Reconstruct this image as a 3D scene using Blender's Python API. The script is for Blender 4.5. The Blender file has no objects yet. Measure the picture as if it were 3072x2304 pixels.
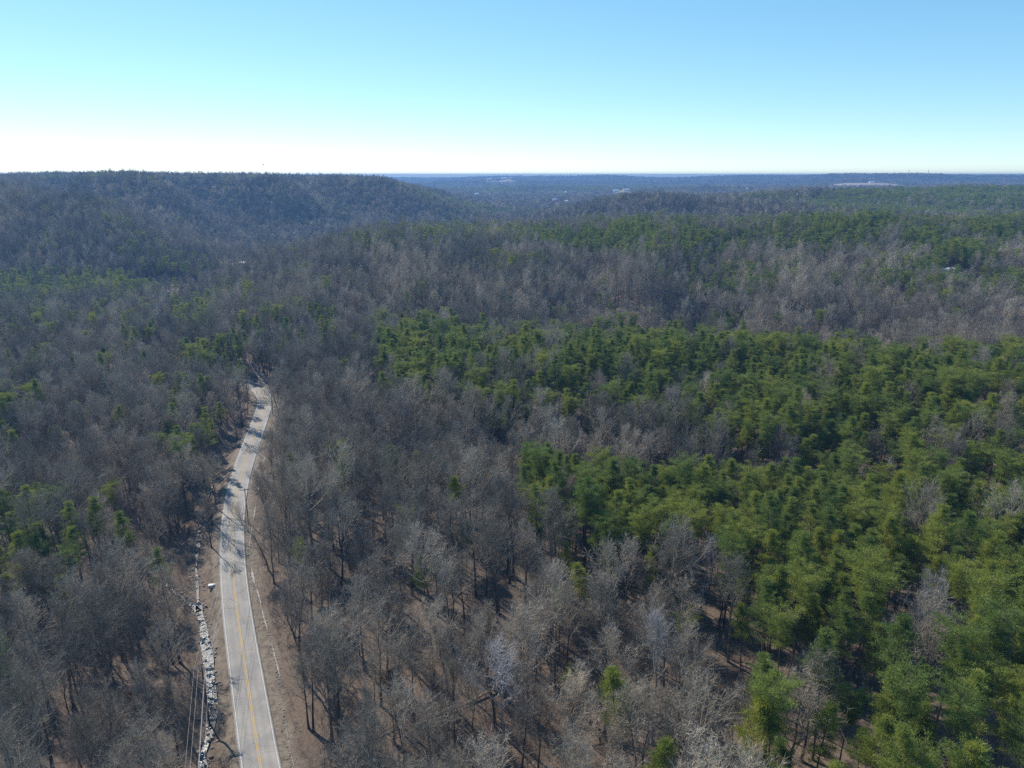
import bpy, math, random
import numpy as np

# ------------------------------------------------------------------ camera, sky, sun, exposure
scene = bpy.context.scene
C = scene.collection
H = 104.0                      # camera height above the road
F3 = 2163.0                    # focal length in pixels of the 3072 px wide photograph
TH = math.atan((1152 - 525) / F3)
CT, ST = math.cos(TH), math.sin(TH)
cam_data = bpy.data.cameras.new('camera')
cam_data.sensor_width = 36.0
cam_data.lens = 36.0 * F3 / 3072.0
cam_data.clip_start = 0.5
cam_data.clip_end = 60000.0
cam = bpy.data.objects.new('camera', cam_data)
cam.location = (0, 0, H)
cam.rotation_euler = (math.pi / 2 - TH, 0, 0)
C.objects.link(cam)
scene.camera = cam

SUN_EL, SUN_AZ = math.radians(38), math.radians(-41)      # azimuth from +Y, clockwise
world = bpy.data.worlds.new('World')
scene.world = world
world.use_nodes = True
wn, wl = world.node_tree.nodes, world.node_tree.links
sky = wn.new('ShaderNodeTexSky')
sky.sky_type = 'NISHITA'
sky.sun_disc = False
sky.sun_elevation = SUN_EL
sky.sun_rotation = SUN_AZ
sky.altitude = 3000
sky.air_density = 1.0
sky.dust_density = 0.0
sky.ozone_density = 3.0
bgn = [n for n in wn if n.type == 'BACKGROUND'][0]
# the camera's colour response to the sky, one power curve per channel
sep = wn.new('ShaderNodeSeparateColor'); com = wn.new('ShaderNodeCombineColor')
wl.new(sky.outputs[0], sep.inputs[0])
for ch, (pw, gain) in enumerate(((1.0, 1.10), (.76, 1.07), (.55, .97))):
    m1 = wn.new('ShaderNodeMath'); m1.operation = 'MULTIPLY'; m1.inputs[1].default_value = .1
    m2 = wn.new('ShaderNodeMath'); m2.operation = 'POWER'; m2.inputs[1].default_value = pw
    m3 = wn.new('ShaderNodeMath'); m3.operation = 'MULTIPLY'; m3.inputs[1].default_value = gain * 10
    wl.new(sep.outputs[ch], m1.inputs[0]); wl.new(m1.outputs[0], m2.inputs[0]); wl.new(m2.outputs[0], m3.inputs[0]); wl.new(m3.outputs[0], com.inputs[ch])
wl.new(com.outputs[0], bgn.inputs['Color'])
bgn.inputs['Strength'].default_value = 0.108

sun_data = bpy.data.lights.new('sun', 'SUN')
sun_data.energy = 5.0
sun_data.angle = math.radians(0.5)
sun_data.color = (1.0, 0.93, 0.83)
sun = bpy.data.objects.new('sun', sun_data)
sd = np.array([math.sin(SUN_AZ) * math.cos(SUN_EL), math.cos(SUN_AZ) * math.cos(SUN_EL), math.sin(SUN_EL)])
sun.rotation_euler = (math.pi / 2 - SUN_EL, 0, -SUN_AZ + math.pi)
sun.location = (0, 0, 400)
C.objects.link(sun)

scene.view_settings.view_transform = 'Standard'
scene.view_settings.look = 'None'
scene.view_settings.exposure = 0.3
scene.view_settings.gamma = 1.0
cy = scene.cycles
cy.max_bounces = 5
cy.diffuse_bounces = 3
cy.glossy_bounces = 2
cy.transmission_bounces = 3
cy.transparent_max_bounces = 8
cy.volume_bounces = 0
cy.sample_clamp_indirect = 4.0
cy.use_denoising = False
cy.use_adaptive_sampling = False
scene.render.film_transparent = False

rng = np.random.default_rng(7)
random.seed(7)


def at(u, v, Y):
    """the world point at distance Y ahead seen at pixel (u, v) of the 3072 px photograph"""
    a = (u - 1536) / F3
    b = (1152 - v) / F3
    t = Y / (CT + b * ST)
    return np.array([t * a, Y, H + t * (-ST + b * CT)])


def project(x, y, z):
    dz = z - H
    fwd = y * CT - dz * ST
    up = y * ST + dz * CT
    fwd = np.maximum(fwd, 1e-3)
    return 1536 + F3 * x / fwd, 1152 - F3 * up / fwd, fwd


# ------------------------------------------------------------------ terrain
S_COLS = np.array([-1.6, -1.1, -.85, -.69, -.52, -.42, -.30, -.15, 0, .15, .30, .45, .69, 1.1, 1.6])
Z_TAB = [
    (30,   [22, 20, 15, 10, 2, 0, 2, 2, 2, 4, 7, 10, 14, 18, 20]),
    (50,   [22, 20, 15, 10, 2, 0, 2, 2, 2, 4, 7, 10, 14, 18, 20]),
    (80,   [22, 18, 13, 7, 0, 0, 2, 2, 2, 4, 8, 10, 14, 18, 20]),
    (106,  [22, 16, 10, 4, -1, 0, 3, 4, 4, 6, 9, 12, 16, 20, 22]),
    (150,  [20, 14, 8, 3, 0, 0, 4, 7, 9, 11, 13, 15, 19, 24, 26]),
    (200,  [20, 14, 7, 3, 0, 0, 5, 10, 13, 11, 13, 16, 22, 28, 30]),
    (240,  [20, 14, 7, 3, 0, 0, 5, 9, 9, 9, 13, 19, 24, 30, 30]),
    (300,  [20, 14, 8, 4, 0, 0, 6, 10, 13, 15, 17, 15, 17, 24, 30]),
    (350,  [20, 13, 7, 4, 2, 0, 5, 8, 8, 4, 1, 2, 9, 20, 25]),
    (420,  [20, 12, 7, 4, 3, 1, 4, 2, -2, -3, 1, 8, 15, 26, 30]),
    (470,  [20, 11, 6, 3, 2, 2, 9, 11, 11, 12, 12, 16, 21, 31, 32]),
    (520,  [20, 10, 5, 2, 2, 4, 15, 20, 19, 18, 18, 21, 25, 33, 33]),
    (620,  [24, 12, 4, 0, 0, 5, 20, 33, 35, 34, 34, 36, 36, 42, 42]),
    (700,  [50, 46, 38, 26, 10, 1, 14, 36, 41, 40, 40, 43, 40, 46, 46]),
    (850,  [90, 90, 84, 70, 36, 4, -1, 20, 26, 28, 28, 28, 28, 40, 45]),
    (980,  [86, 84, 78, 62, 24, 1, -3, 3, 10, 14, 18, 22, 28, 40, 45]),
    (1120, [84, 82, 78, 66, 32, 8, -3, -5, 4, 28, 30, 30, 34, 42, 48]),
    (1260, [90, 88, 86, 80, 56, 36, 6, -3, 2, 44, 48, 40, 42, 46, 50]),
    (1450, [92, 92, 91, 90, 84, 76, 48, 14, 2, 30, 46, 56, 54, 54, 56]),
    (1650, [92, 92, 91, 90, 89, 88, 84, 62, 3, 22, 36, 50, 56, 56, 60]),
    (2000, [80, 84, 84, 84, 82, 78, 68, 46, 6, 22, 34, 44, 46, 52, 60]),
    (2800, [60, 60, 60, 60, 56, 50, 40, 26, 12, 18, 26, 32, 38, 42, 50]),
    (4000, [60, 60, 60, 60, 54, 46, 34, 20, 20, 26, 32, 42, 46, 52, 60]),
    (5500, [60, 62, 60, 56, 46, 40, 32, 28, 32, 42, 58, 78, 78, 76, 76]),
    (8000, [60, 60, 60, 60, 60, 62, 60, 56, 58, 60, 64, 66, 64, 60, 60]),
    (12500, [6, 6, 6, 6, 6, 6, 6, 6, 6, 8, 14, 20, 20, 20, 20]),
]
Z_ROWS = np.log(np.array([r[0] for r in Z_TAB], float))
Z_VALS = np.array([r[1] for r in Z_TAB], float)


def cr_idx(knots, x):
    i = np.interp(x, knots, np.arange(len(knots)))
    k = np.clip(np.floor(i).astype(int), 0, len(knots) - 2)
    return k, i - k


def cr_w(t):
    return [(-t + 2 * t * t - t ** 3) / 2, (2 - 5 * t * t + 3 * t ** 3) / 2, (t + 4 * t * t - 3 * t ** 3) / 2, (-t * t + t ** 3) / 2]


def base_z(x, y):
    yy = np.maximum(y, 31)
    s = x / yy
    ki, ti = cr_idx(Z_ROWS, np.log(yy))
    kj, tj = cr_idx(S_COLS, s)
    wi, wj = cr_w(ti), cr_w(tj)
    out = np.zeros_like(s)
    nr, nc = Z_VALS.shape
    for a in range(4):
        ia = np.clip(ki + a - 1, 0, nr - 1)
        for b in range(4):
            jb = np.clip(kj + b - 1, 0, nc - 1)
            out += wi[a] * wj[b] * Z_VALS[ia, jb]
    return out


def hash2(ix, iy, seed):
    h = (ix.astype(np.int64) * 374761393 + iy.astype(np.int64) * 668265263 + seed * 1442695041) & 0x7fffffff
    h = ((h ^ (h >> 13)) * 1274126177) & 0x7fffffff
    h = h ^ (h >> 16)
    return (h & 0xffff) / 65535.0 * 2 - 1


def vnoise(x, y, scale, seed):
    x, y = x / scale, y / scale
    ix, iy = np.floor(x), np.floor(y)
    fx, fy = x - ix, y - iy
    fx, fy = fx * fx * (3 - 2 * fx), fy * fy * (3 - 2 * fy)
    a = hash2(ix, iy, seed); b = hash2(ix + 1, iy, seed)
    c = hash2(ix, iy + 1, seed); d = hash2(ix + 1, iy + 1, seed)
    return (a * (1 - fx) + b * fx) * (1 - fy) + (c * (1 - fx) + d * fx) * fy


def fbm(x, y, scale, seed, n=3):
    r = 0
    for k in range(n):
        r = r + vnoise(x + 31.7 * k, y - 17.3 * k, scale / 2 ** k, seed + k) / 2 ** k
    return r


ROAD = np.array([(-14.0, 30.4), (-27.6, 70.6), (-36.1, 86.7), (-46.1, 106.9), (-50.3, 116.8), (-55.0, 126.8), (-61.3, 140.7), (-67.0, 153.2), (-75.5, 172.7), (-84.8, 196.7), (-91.3, 216.2), (-97.8, 239.3), (-102.9, 262.2), (-107.3, 282.9), (-111.6, 302.7), (-114.9, 318.1), (-118.9, 333.4), (-125.6, 347.3), (-134.8, 359.1), (-148.0, 369.4), (-165.3, 376.5), (-192.7, 382.7), (-225.2, 396.1), (-266.1, 421.9), (-290.0, 460.0), (-285.0, 530.0), (-262.0, 620.0), (-252.0, 700.0), (-270.0, 770.0), (-292.0, 840.0), (-300.0, 900.0), (-285.0, 1000.0), (-250.0, 1120.0)], float)
CREEK = np.array([(-33.1, 60.5), (-47.2, 88.7), (-57.4, 109.0), (-59.1, 113.4), (-59.6, 116.9), (-60.7, 120.5), (-62.1, 124.9), (-64.0, 129.2), (-69.0, 139.9), (-72.8, 147.2), (-75.7, 153.2), (-78.8, 158.6), (-83.9, 169.5), (-91.1, 186.1), (-99.0, 208.3), (-102.2, 219.3), (-104.9, 229.1), (-108.5, 246.4), (-112.6, 261.7), (-118.2, 285.1), (-124.9, 311.9), (-134.6, 337.5), (-151.9, 357.0), (-177.4, 373.4), (-207.9, 390.8)], float)
BRANCH = np.array([(-79.1, 159.1), (-83.2, 163.0), (-88.9, 167.6), (-93.2, 171.7), (-100.6, 177.5), (-112.7, 184.6)], float)
DITCH = np.array([(-30.1, 88.7), (-35.3, 98.8), (-40.0, 107.5), (-41.3, 110.2), (-43.6, 115.5), (-45.1, 119.7), (-48.1, 127.2), (-51.3, 134.4), (-55.5, 143.2), (-58.3, 148.8), (-61.2, 154.5), (-64.9, 162.5), (-69.4, 171.2), (-73.9, 181.7), (-77.1, 190.5), (-81.6, 207.1), (-86.2, 224.2), (-92.3, 247.6), (-98.0, 271.1), (-103.6, 295.6), (-107.7, 314.0), (-111.3, 330.4), (-118.5, 344.7)], float)


def smooth_line(p, step):
    """Catmull-Rom through the points, resampled at about STEP metres"""
    out = []
    q = np.vstack([2 * p[0] - p[1], p, 2 * p[-1] - p[-2]])
    for i in range(1, len(q) - 2):
        n = max(2, int(np.linalg.norm(q[i + 1] - q[i]) / step))
        t = np.linspace(0, 1, n, endpoint=False)[:, None]
        w = cr_w(t)
        out.append(w[0] * q[i - 1] + w[1] * q[i] + w[2] * q[i + 1] + w[3] * q[i + 2])
    out.append(p[-1:])
    return np.vstack(out)


def smooth_w(p, n=2):
    p = p.copy()
    for _ in range(n):
        p[1:-1] = (p[:-2] + 2 * p[1:-1] + p[2:]) / 4
    return p


ROAD_S = smooth_w(smooth_line(smooth_w(ROAD, 1), 2.5), 8)
CREEK_S = smooth_line(CREEK, 2.0)
BRANCH_S = smooth_line(BRANCH, 2.0)
DITCH_S = smooth_line(DITCH, 2.0)


def dist_line(x, y, line, lim=60.0):
    """distance of the points to a polyline (inf beyond LIM from its box)"""
    d = np.full(x.shape, 1e9)
    xf, yf = x.ravel(), y.ravel()
    m = (xf > line[:, 0].min() - lim) & (xf < line[:, 0].max() + lim) & (yf > line[:, 1].min() - lim) & (yf < line[:, 1].max() + lim)
    idx = np.where(m)[0]
    if len(idx) == 0:
        return d
    px, py = xf[idx], yf[idx]
    best = np.full(len(idx), 1e9)
    for i in range(len(line) - 1):
        ax, ay = line[i]; bx, by = line[i + 1]
        L = (bx - ax) ** 2 + (by - ay) ** 2 + 1e-9
        t = np.clip(((px - ax) * (bx - ax) + (py - ay) * (by - ay)) / L, 0, 1)
        q = (px - ax - t * (bx - ax)) ** 2 + (py - ay - t * (by - ay)) ** 2
        best = np.minimum(best, q)
    df = d.ravel()
    df[idx] = np.sqrt(best)
    return df.reshape(x.shape)


def sstep(a, b, x):
    t = np.clip((x - a) / (b - a), 0, 1)
    return t * t * (3 - 2 * t)


def spur(*q):
    return smooth_line(np.array([at(*w)[:2] for w in q]), 30)


SPURS = [(spur((330, 600, 1270), (480, 640, 1150), (640, 690, 1000), (790, 760, 860)), 42, 58),
         (spur((700, 575, 1480), (870, 615, 1360), (1000, 665, 1200), (1110, 710, 1080)), 42, 55),
         (spur((1000, 570, 1620), (1150, 595, 1500), (1290, 635, 1370), (1400, 680, 1250)), 36, 60),
         (spur((600, 575, 1400), (760, 650, 1200), (880, 720, 1050)), -30, 50),
         (spur((60, 640, 800), (150, 700, 730), (230, 780, 660)), 20, 38),
         (spur((290, 690, 820), (360, 740, 750), (390, 800, 680)), 20, 34),
         (spur((-80, 640, 800), (40, 720, 720), (90, 790, 660)), -16, 38)]
RIBS = [(spur((1060, 690, 600), (960, 800, 510), (880, 900, 430)), 8, 24),
        (spur((1330, 720, 570), (1250, 840, 480), (1180, 940, 410)), 7, 20),
        (spur((1620, 740, 560), (1560, 860, 470), (1480, 950, 400)), 9, 22),
        (spur((1950, 740, 560), (1900, 850, 480), (1960, 960, 410)), 8, 20),
        (spur((2330, 740, 540), (2400, 850, 460), (2330, 960, 390)), 9, 22),
        (spur((2700, 760, 520), (2900, 880, 420), (2800, 980, 360)), 8, 22),
        (spur((1450, 700, 620), (1420, 800, 520)), -7, 20), (spur((1780, 720, 600), (1750, 850, 480)), -7, 20), (spur((2150, 720, 600), (2130, 860, 470)), -7, 20),
        (spur((900, 1100, 330), (1150, 1200, 270), (1300, 1350, 215)), -6, 22),
        (spur((1250, 1330, 220), (1700, 1340, 205), (2300, 1400, 180), (3000, 1380, 165)), -7, 17),
        (spur((100, 1350, 230), (350, 1420, 215), (520, 1480, 205)), -5, 16), (spur((50, 1750, 150), (300, 1800, 145), (500, 1850, 143)), -4, 12)]
MOUND = (at(2600, 553, 3900)[0], 3900.0)


KNOLLS = []
HILLS = [(at(u, 520, Y)[0], Y, hh, hr) for u, Y, hh, hr in ((2590, 5300, 24, 330), (2760, 5000, 18, 260), (2980, 5200, 16, 300), (2250, 6500, 14, 500), (1950, 5200, -10, 400),
                                                   (1180, 3300, 16, 240), (1560, 3600, 16, 300), (2050, 3000, 12, 260), (2900, 2900, 12, 260), (1350, 5200, 20, 420), (1750, 6600, 16, 500))]


def ground_z(x, y, lines=True):
    x = np.asarray(x, float); y = np.asarray(y, float)
    z = base_z(x, y)
    amp = np.interp(y, [40, 150, 400, 800, 1500, 4000, 12000], [.9, 2.2, 4.0, 4.0, 4, 7, 10])
    z = z + amp * (fbm(x, y, 45, 11) * .35 * np.interp(y, [0, 1500, 3000], [1, 1, 0]) + fbm(x, y, 130, 21) * np.interp(y, [0, 2500, 6000], [.7, 1, .2]) * .8)
    far = sstep(2200, 3500, y)
    z = z + far * (fbm(x, y, 900, 31) * 14)
    for hx, hy, hh, hr in HILLS:
        z = z + hh * np.exp(-((x - hx) / hr) ** 2 - ((y - hy) / (hr * .8)) ** 2)
    z = np.where(y > 2600, np.minimum(z, 90 + 4 * vnoise(x, y, 500, 44)), z)
    # spurs and gullies of the mountain across the valley
    mt = sstep(900, 1150, y) * (1 - sstep(2000, 2600, y)) * (1 - sstep(-.10, .02, x / np.maximum(y, 1)))
    xr = x * .80 + y * .6; yr = -x * .6 + y * .80
    rid = 1 - 2 * np.abs(vnoise(xr, yr * .42, 165, 51))
    z = z + mt * (1 - sstep(72, 98, base_z(x, y))) * sstep(0, 30, base_z(x, y)) * rid * 13
    b0 = base_z(x, y)
    for sp, hgt, wid in SPURS:
        d = dist_line(x, y, sp, 400)
        z = z + hgt * np.exp(-(d / wid) ** 2) * (1 - sstep(62, 86, b0)) * sstep(-4, 22, b0)
    for sp, hgt, wid in RIBS:
        d = dist_line(x, y, sp, 120)
        z = z + hgt * np.exp(-(d / wid) ** 2)
    cap = np.interp(x / np.maximum(y, 1), [-.7, -.58, -.50, -.45, -.35, -.25, -.19, -.13, -.09, -.05], [80, 88, 88, 87, 84, 80, 75, 64, 50, 28]) + 3 * vnoise(x, y, 260, 88)
    z = np.where((mt > .01) & (z > cap - 6), cap - 6 + 6 * (1 - np.exp(-np.maximum(z - cap + 6, 0) / 6)), z)
    # folds of the near and middle ridges
    fold = sstep(380, 520, y) * (1 - sstep(1500, 2500, y)) * sstep(-.3, -.15, x / np.maximum(y, 1))
    z = z + fold * (1 - 2 * np.abs(vnoise(x * .9 + y * .3, y * .8 - x * .2, 190, 57)) - .3) * 9
    for kx, ky, kh, kr in KNOLLS:
        z = z + kh * np.exp(-(((x - kx) ** 2 + (y - ky) ** 2) / kr ** 2) ** 1.5)
    # landfill mound on the skyline
    e = ((x - MOUND[0]) / 235) ** 2 + ((y - MOUND[1]) / 200) ** 2
    z = np.where(e < 1.6, np.maximum(z, 40 + 24 * np.clip(1.05 - e ** 1.3, 0, 1)), z)
    if lines:
        dr = dist_line(x, y, ROAD_S)
        w = 1 - sstep(5.0, 15.0, dr)
        z = z * (1 - w) + np.where(dr < 5, 0.0, 0.02) * w
        cut = 0
        dc = np.minimum(dist_line(x, y, CREEK_S), dist_line(x, y, BRANCH_S))
        wc = 1 - sstep(2.0, 5.4, dc)
        z = z * (1 - wc) + (-2.3 + .4 * vnoise(x, y, 2.2, 5)) * wc
        z = z - cut * (dr > 3.7) - .12 * (1 - sstep(3.6, 4.2, dr))
    return z


def ray_ground(u, v, lift=0.0, lines=True, t0=40):
    a = (u - 1536) / F3; b_ = (1152 - v) / F3
    d = np.array([a, CT + b_ * ST, -ST + b_ * CT])
    t = np.exp(np.linspace(math.log(t0), math.log(11000), 7000))
    q = d[None] * t[:, None]; q[:, 2] += H
    g_ = ground_z(q[:, 0], q[:, 1], lines)
    i = int(np.argmax(q[:, 2] < g_ + lift))
    return q[i, 0], q[i, 1], g_[i], d


# house sites: small knolls that lift the houses to about the height of the tree tops round them
SITES = {}
for key, u, v, kh, kr, tmin in (('mobile', 2848, 818, 9, 17, 400), ('white_big', 1665, 606, 15, 40, 1000), ('white_small', 1699, 606, 15, 30, 1000), ('red_a', 1848, 581, 14, 60, 1200),
                                ('red_b', 1878, 579, 14, 50, 1200), ('nose_a', 1430, 585, 15, 45, 1500), ('nose_b', 1467, 585, 15, 45, 1500),
                                ('sky_a', 1468, 541, 18, 80, 3000), ('sky_b', 1512, 543, 18, 90, 3000), ('sky_c', 1532, 543, 18, 60, 3000),
                                ('tiny_a', 1678, 583, 14, 30, 1200), ('tiny_b', 1697, 581, 14, 30, 1200), ('wood_a', 2172, 580, 14, 36, 1200), ('wood_b', 2242, 568, 14, 40, 1200),
                                ('blue', 1597, 668, 10, 26, 800)):
    x_, y_, z_, _ = ray_ground(u, v, kh, False, tmin)
    SITES[key] = (x_, y_, kh, kr)
KNOLLS = list(SITES.values())


def new_mat(name):
    m = bpy.data.materials.new(name)
    m.use_nodes = True
    nt = m.node_tree
    b = nt.nodes['Principled BSDF']
    b.inputs['Roughness'].default_value = .9
    b.inputs['Specular IOR Level'].default_value = .2
    return m, nt, b


def ramp(nt, fac, stops):
    r = nt.nodes.new('ShaderNodeValToRGB')
    el = r.color_ramp.elements
    while len(el) > 1:
        el.remove(el[-1])
    el[0].position = stops[0][0]; el[0].color = (*stops[0][1], 1)
    for p, c in stops[1:]:
        e = el.new(p); e.color = (*c, 1)
    nt.links.new(fac, r.inputs[0])
    return r.outputs[0]


def noise(nt, scale, detail=4, rough=.55, coord=None, dist=0):
    n = nt.nodes.new('ShaderNodeTexNoise')
    n.inputs['Scale'].default_value = scale
    n.inputs['Detail'].default_value = detail
    n.inputs['Roughness'].default_value = rough
    n.inputs['Distortion'].default_value = dist
    if coord is None:
        g = nt.nodes.new('ShaderNodeNewGeometry')
        coord = g.outputs['Position']
    nt.links.new(coord, n.inputs['Vector'])
    return n.outputs['Fac']


def mixc(nt, fac, a, b, mode='MIX'):
    m = nt.nodes.new('ShaderNodeMix')
    m.data_type = 'RGBA'; m.blend_type = mode
    for sock, val in ((m.inputs[0], fac), (m.inputs[6], a), (m.inputs[7], b)):
        if hasattr(val, 'links'):
            nt.links.new(val, sock)
        else:
            sock.default_value = val if isinstance(val, float) else (*val, 1)
    return m.outputs[2]


def link_mesh(name, verts, faces, mats=(), parent=None, smooth=False, matidx=None, loc=None):
    me = bpy.data.meshes.new(name)
    if isinstance(verts, np.ndarray) and isinstance(faces, np.ndarray):
        k = faces.shape[1]
        me.vertices.add(len(verts)); me.vertices.foreach_set('co', verts.astype(np.float32).ravel())
        me.loops.add(faces.size); me.loops.foreach_set('vertex_index', faces.astype(np.int32).ravel())
        me.polygons.add(len(faces)); me.polygons.foreach_set('loop_start', np.arange(0, faces.size, k, dtype=np.int32))
        if smooth:
            me.polygons.foreach_set('use_smooth', np.ones(len(faces), bool))
        if matidx is not None:
            me.polygons.foreach_set('material_index', np.asarray(matidx, np.int32))
        me.update(calc_edges=True)
    else:
        me.from_pydata([tuple(v) for v in verts], [], [tuple(f) for f in faces])
        if matidx is not None:
            for p, i in zip(me.polygons, matidx):
                p.material_index = i
        me.update()
    for m in mats:
        me.materials.append(m)
    if name is None:
        return me
    o = bpy.data.objects.new(name, me)
    C.objects.link(o)
    if parent:
        o.parent = parent
    if loc is not None:
        o.location = loc
    return o


def tag(o, label=None, cat=None, group=None, kind=None):
    for k, v in (('label', label), ('category', cat), ('group', group), ('kind', kind)):
        if v:
            o[k] = v
    return o


def empty(name, loc=(0, 0, 0), rz=0.0, label=None, cat=None, group=None):
    o = bpy.data.objects.new(name, None)
    o.empty_display_size = .5
    o.location = loc; o.rotation_euler = (0, 0, rz)
    C.objects.link(o)
    return tag(o, label, cat, group)


# ground sheet: a fan of rows reaching past the horizon
ys = np.concatenate([[-60, 0, 20], np.exp(np.arange(math.log(34), math.log(12000), .0085))])
ss = np.linspace(-1.5, 1.5, 470)
YY, SS = np.meshgrid(ys, ss, indexing='ij')
XX = SS * np.maximum(YY, 40)
ZZ = ground_z(XX, YY)
nr_, nc_ = YY.shape
idx = np.arange(nr_ * nc_).reshape(nr_, nc_)
gf = np.stack([idx[:-1, :-1], idx[:-1, 1:], idx[1:, 1:], idx[1:, :-1]], -1).reshape(-1, 4)
mg, nt, b = new_mat('leaf_litter')
n1 = noise(nt, 1.7, 11, .86)
n2 = noise(nt, .05, 5, .6)
c1 = ramp(nt, n1, [(.3, (.06, .05, .04)), (.5, (.145, .12, .096)), (.62, (.225, .19, .152)), (.8, (.34, .295, .245))])
c2 = ramp(nt, n2, [(.35, (.75, .7, .68)), (.65, (1.15, 1.0, .9))])
g = nt.nodes.new('ShaderNodeAttribute'); g.attribute_name = 'verge'
cv = ramp(nt, noise(nt, .7, 8, .78), [(.3, (.08, .065, .048)), (.45, (.16, .13, .10)), (.56, (.25, .205, .155)), (.68, (.17, .165, .105)), (.8, (.30, .265, .22))])
cc = mixc(nt, 1.0, c1, c2, 'MULTIPLY')
g2 = nt.nodes.new('ShaderNodeAttribute'); g2.attribute_name = 'field'
cf = ramp(nt, noise(nt, .12, 6, .7), [(.35, (.36, .27, .19)), (.6, (.50, .40, .29))])
nt.links.new(mixc(nt, g2.outputs['Fac'], mixc(nt, g.outputs['Fac'], cc, cv), cf), b.inputs['Base Color'])
bp = nt.nodes.new('ShaderNodeBump'); bp.inputs['Strength'].default_value = .8; bp.inputs['Distance'].default_value = .25
nt.links.new(noise(nt, 2.2, 6, .7), bp.inputs['Height']); nt.links.new(bp.outputs[0], b.inputs['Normal'])
ground = link_mesh('ground', np.stack([XX, YY, ZZ], -1).reshape(-1, 3), gf, (mg,), smooth=True)
tag(ground, kind='structure')
DR_G = dist_line(XX, YY, ROAD_S)
vg = 1 - sstep(4.5, 8.5, DR_G + 1.5 * vnoise(XX, YY, 4, 3))
at_ = ground.data.attributes.new('verge', 'FLOAT', 'POINT')
at_.data.foreach_set('value', vg.ravel().astype(np.float32))
# ------------------------------------------------------------------ road, markings, water
def strip(name, line, halfw, z, mat, off=0.0, y0=-1e9, y1=1e9, kind='structure', sub=1, zf=None, drop=0.0):
    """a sheet following the line, OFF metres to its right; DROP closes its sides downward"""
    p = line[(line[:, 1] >= y0) & (line[:, 1] <= y1)]
    t = np.gradient(p, axis=0); t /= np.linalg.norm(t, axis=1)[:, None]
    nrm = np.stack([t[:, 1], -t[:, 0]], 1)
    k = np.linspace(-1, 1, sub + 1)
    hw = halfw if np.ndim(halfw) == 0 else halfw[:len(p), None]
    P = p[:, None, :] + nrm[:, None, :] * (off + (k[None, :] * hw))[:, :, None]
    zz = np.full(P.shape[:2], z, float) if zf is None else zf(P[..., 0], P[..., 1])
    V = np.concatenate([P, zz[..., None]], -1)
    if drop:
        e0, e1 = V[:, :1].copy(), V[:, -1:].copy()
        e0[..., 2] -= drop; e1[..., 2] -= drop
        V = np.concatenate([e0, V, e1], 1)
    n, m = V.shape[:2]
    ii = np.arange(n * m).reshape(n, m)
    f = np.stack([ii[:-1, :-1], ii[:-1, 1:], ii[1:, 1:], ii[1:, :-1]], -1).reshape(-1, 4)
    o = link_mesh(name, V.reshape(-1, 3), f, (mat,))
    return tag(o, kind=kind)


ma, nt, b = new_mat('worn_asphalt')
b.inputs['Roughness'].default_value = .75
b.inputs['Specular IOR Level'].default_value = .35
base = ramp(nt, noise(nt, 3.5, 8, .75), [(.3, (.24, .225, .203)), (.7, (.335, .316, .29))])
tint = ramp(nt, noise(nt, .16, 5, .6, dist=.6), [(.32, (.8, .8, .82)), (.6, (1.06, 1.04, 1.0)), (.75, (1.2, 1.18, 1.16))])
tc = nt.nodes.new('ShaderNodeAttribute'); tc.attribute_name = 'lane'
wear = ramp(nt, tc.outputs['Fac'], [(.0, (.9, .9, .9)), (.5, (1.02, 1.02, 1.02)), (1, (1.16, 1.16, 1.15))])
cracks = nt.nodes.new('ShaderNodeTexVoronoi'); cracks.feature = 'DISTANCE_TO_EDGE'; cracks.inputs['Scale'].default_value = .22
gq = nt.nodes.new('ShaderNodeNewGeometry'); nt.links.new(gq.outputs['Position'], cracks.inputs['Vector'])
ck = ramp(nt, cracks.outputs['Distance'], [(.0, (.6, .6, .6)), (.012, (1, 1, 1))])
nt.links.new(mixc(nt, 1.0, mixc(nt, 1.0, mixc(nt, 1.0, base, tint, 'MULTIPLY'), wear, 'MULTIPLY'), ck, 'MULTIPLY'), b.inputs['Base Color'])
bp = nt.nodes.new('ShaderNodeBump'); bp.inputs['Strength'].default_value = .4; bp.inputs['Distance'].default_value = .02
nt.links.new(noise(nt, 30, 3), bp.inputs['Height']); nt.links.new(bp.outputs[0], b.inputs['Normal'])
road = strip('road', ROAD_S, 3.5, .06, ma, sub=24, y1=1200, drop=.3)
n_r = len(road.data.vertices) // 27
k = np.linspace(-1, 1, 25) * 3.5
lane = np.exp(-((np.abs(k) - 1.0) / .38) ** 2) * .6 + np.exp(-((np.abs(k) - 2.5) / .38) ** 2) * .6
lane = np.concatenate([[0], lane, [0]])
la = road.data.attributes.new('lane', 'FLOAT', 'POINT')
lv = np.tile(lane, (n_r, 1)) + .25 * fbm(np.arange(n_r)[:, None] + np.zeros((1, 27)), np.zeros((n_r, 27)), 9, 77)
la.data.foreach_set('value', lv.ravel().astype(np.float32))

mw, nt, b = new_mat('white_road_paint')
nt.links.new(ramp(nt, noise(nt, 2.5, 6, .8), [(.36, (.36, .35, .33)), (.52, (.62, .61, .59))]), b.inputs['Base Color'])
my, nt, b = new_mat('yellow_road_paint')
nt.links.new(ramp(nt, noise(nt, 2.0, 6, .8), [(.33, (.4, .36, .28)), (.48, (.62, .40, .10))]), b.inputs['Base Color'])
mk = empty('road_marking')
tag(mk, kind='structure')
for off, mat, nm, w in ((-3.1, mw, 'edge_line', .065), (3.1, mw, 'edge_line', .065), (-.15, my, 'center_line', .055), (.15, my, 'center_line', .055)):
    o = strip(nm, ROAD_S, w, .066, mat, off=off, kind=None)
    o.parent = mk

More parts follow.
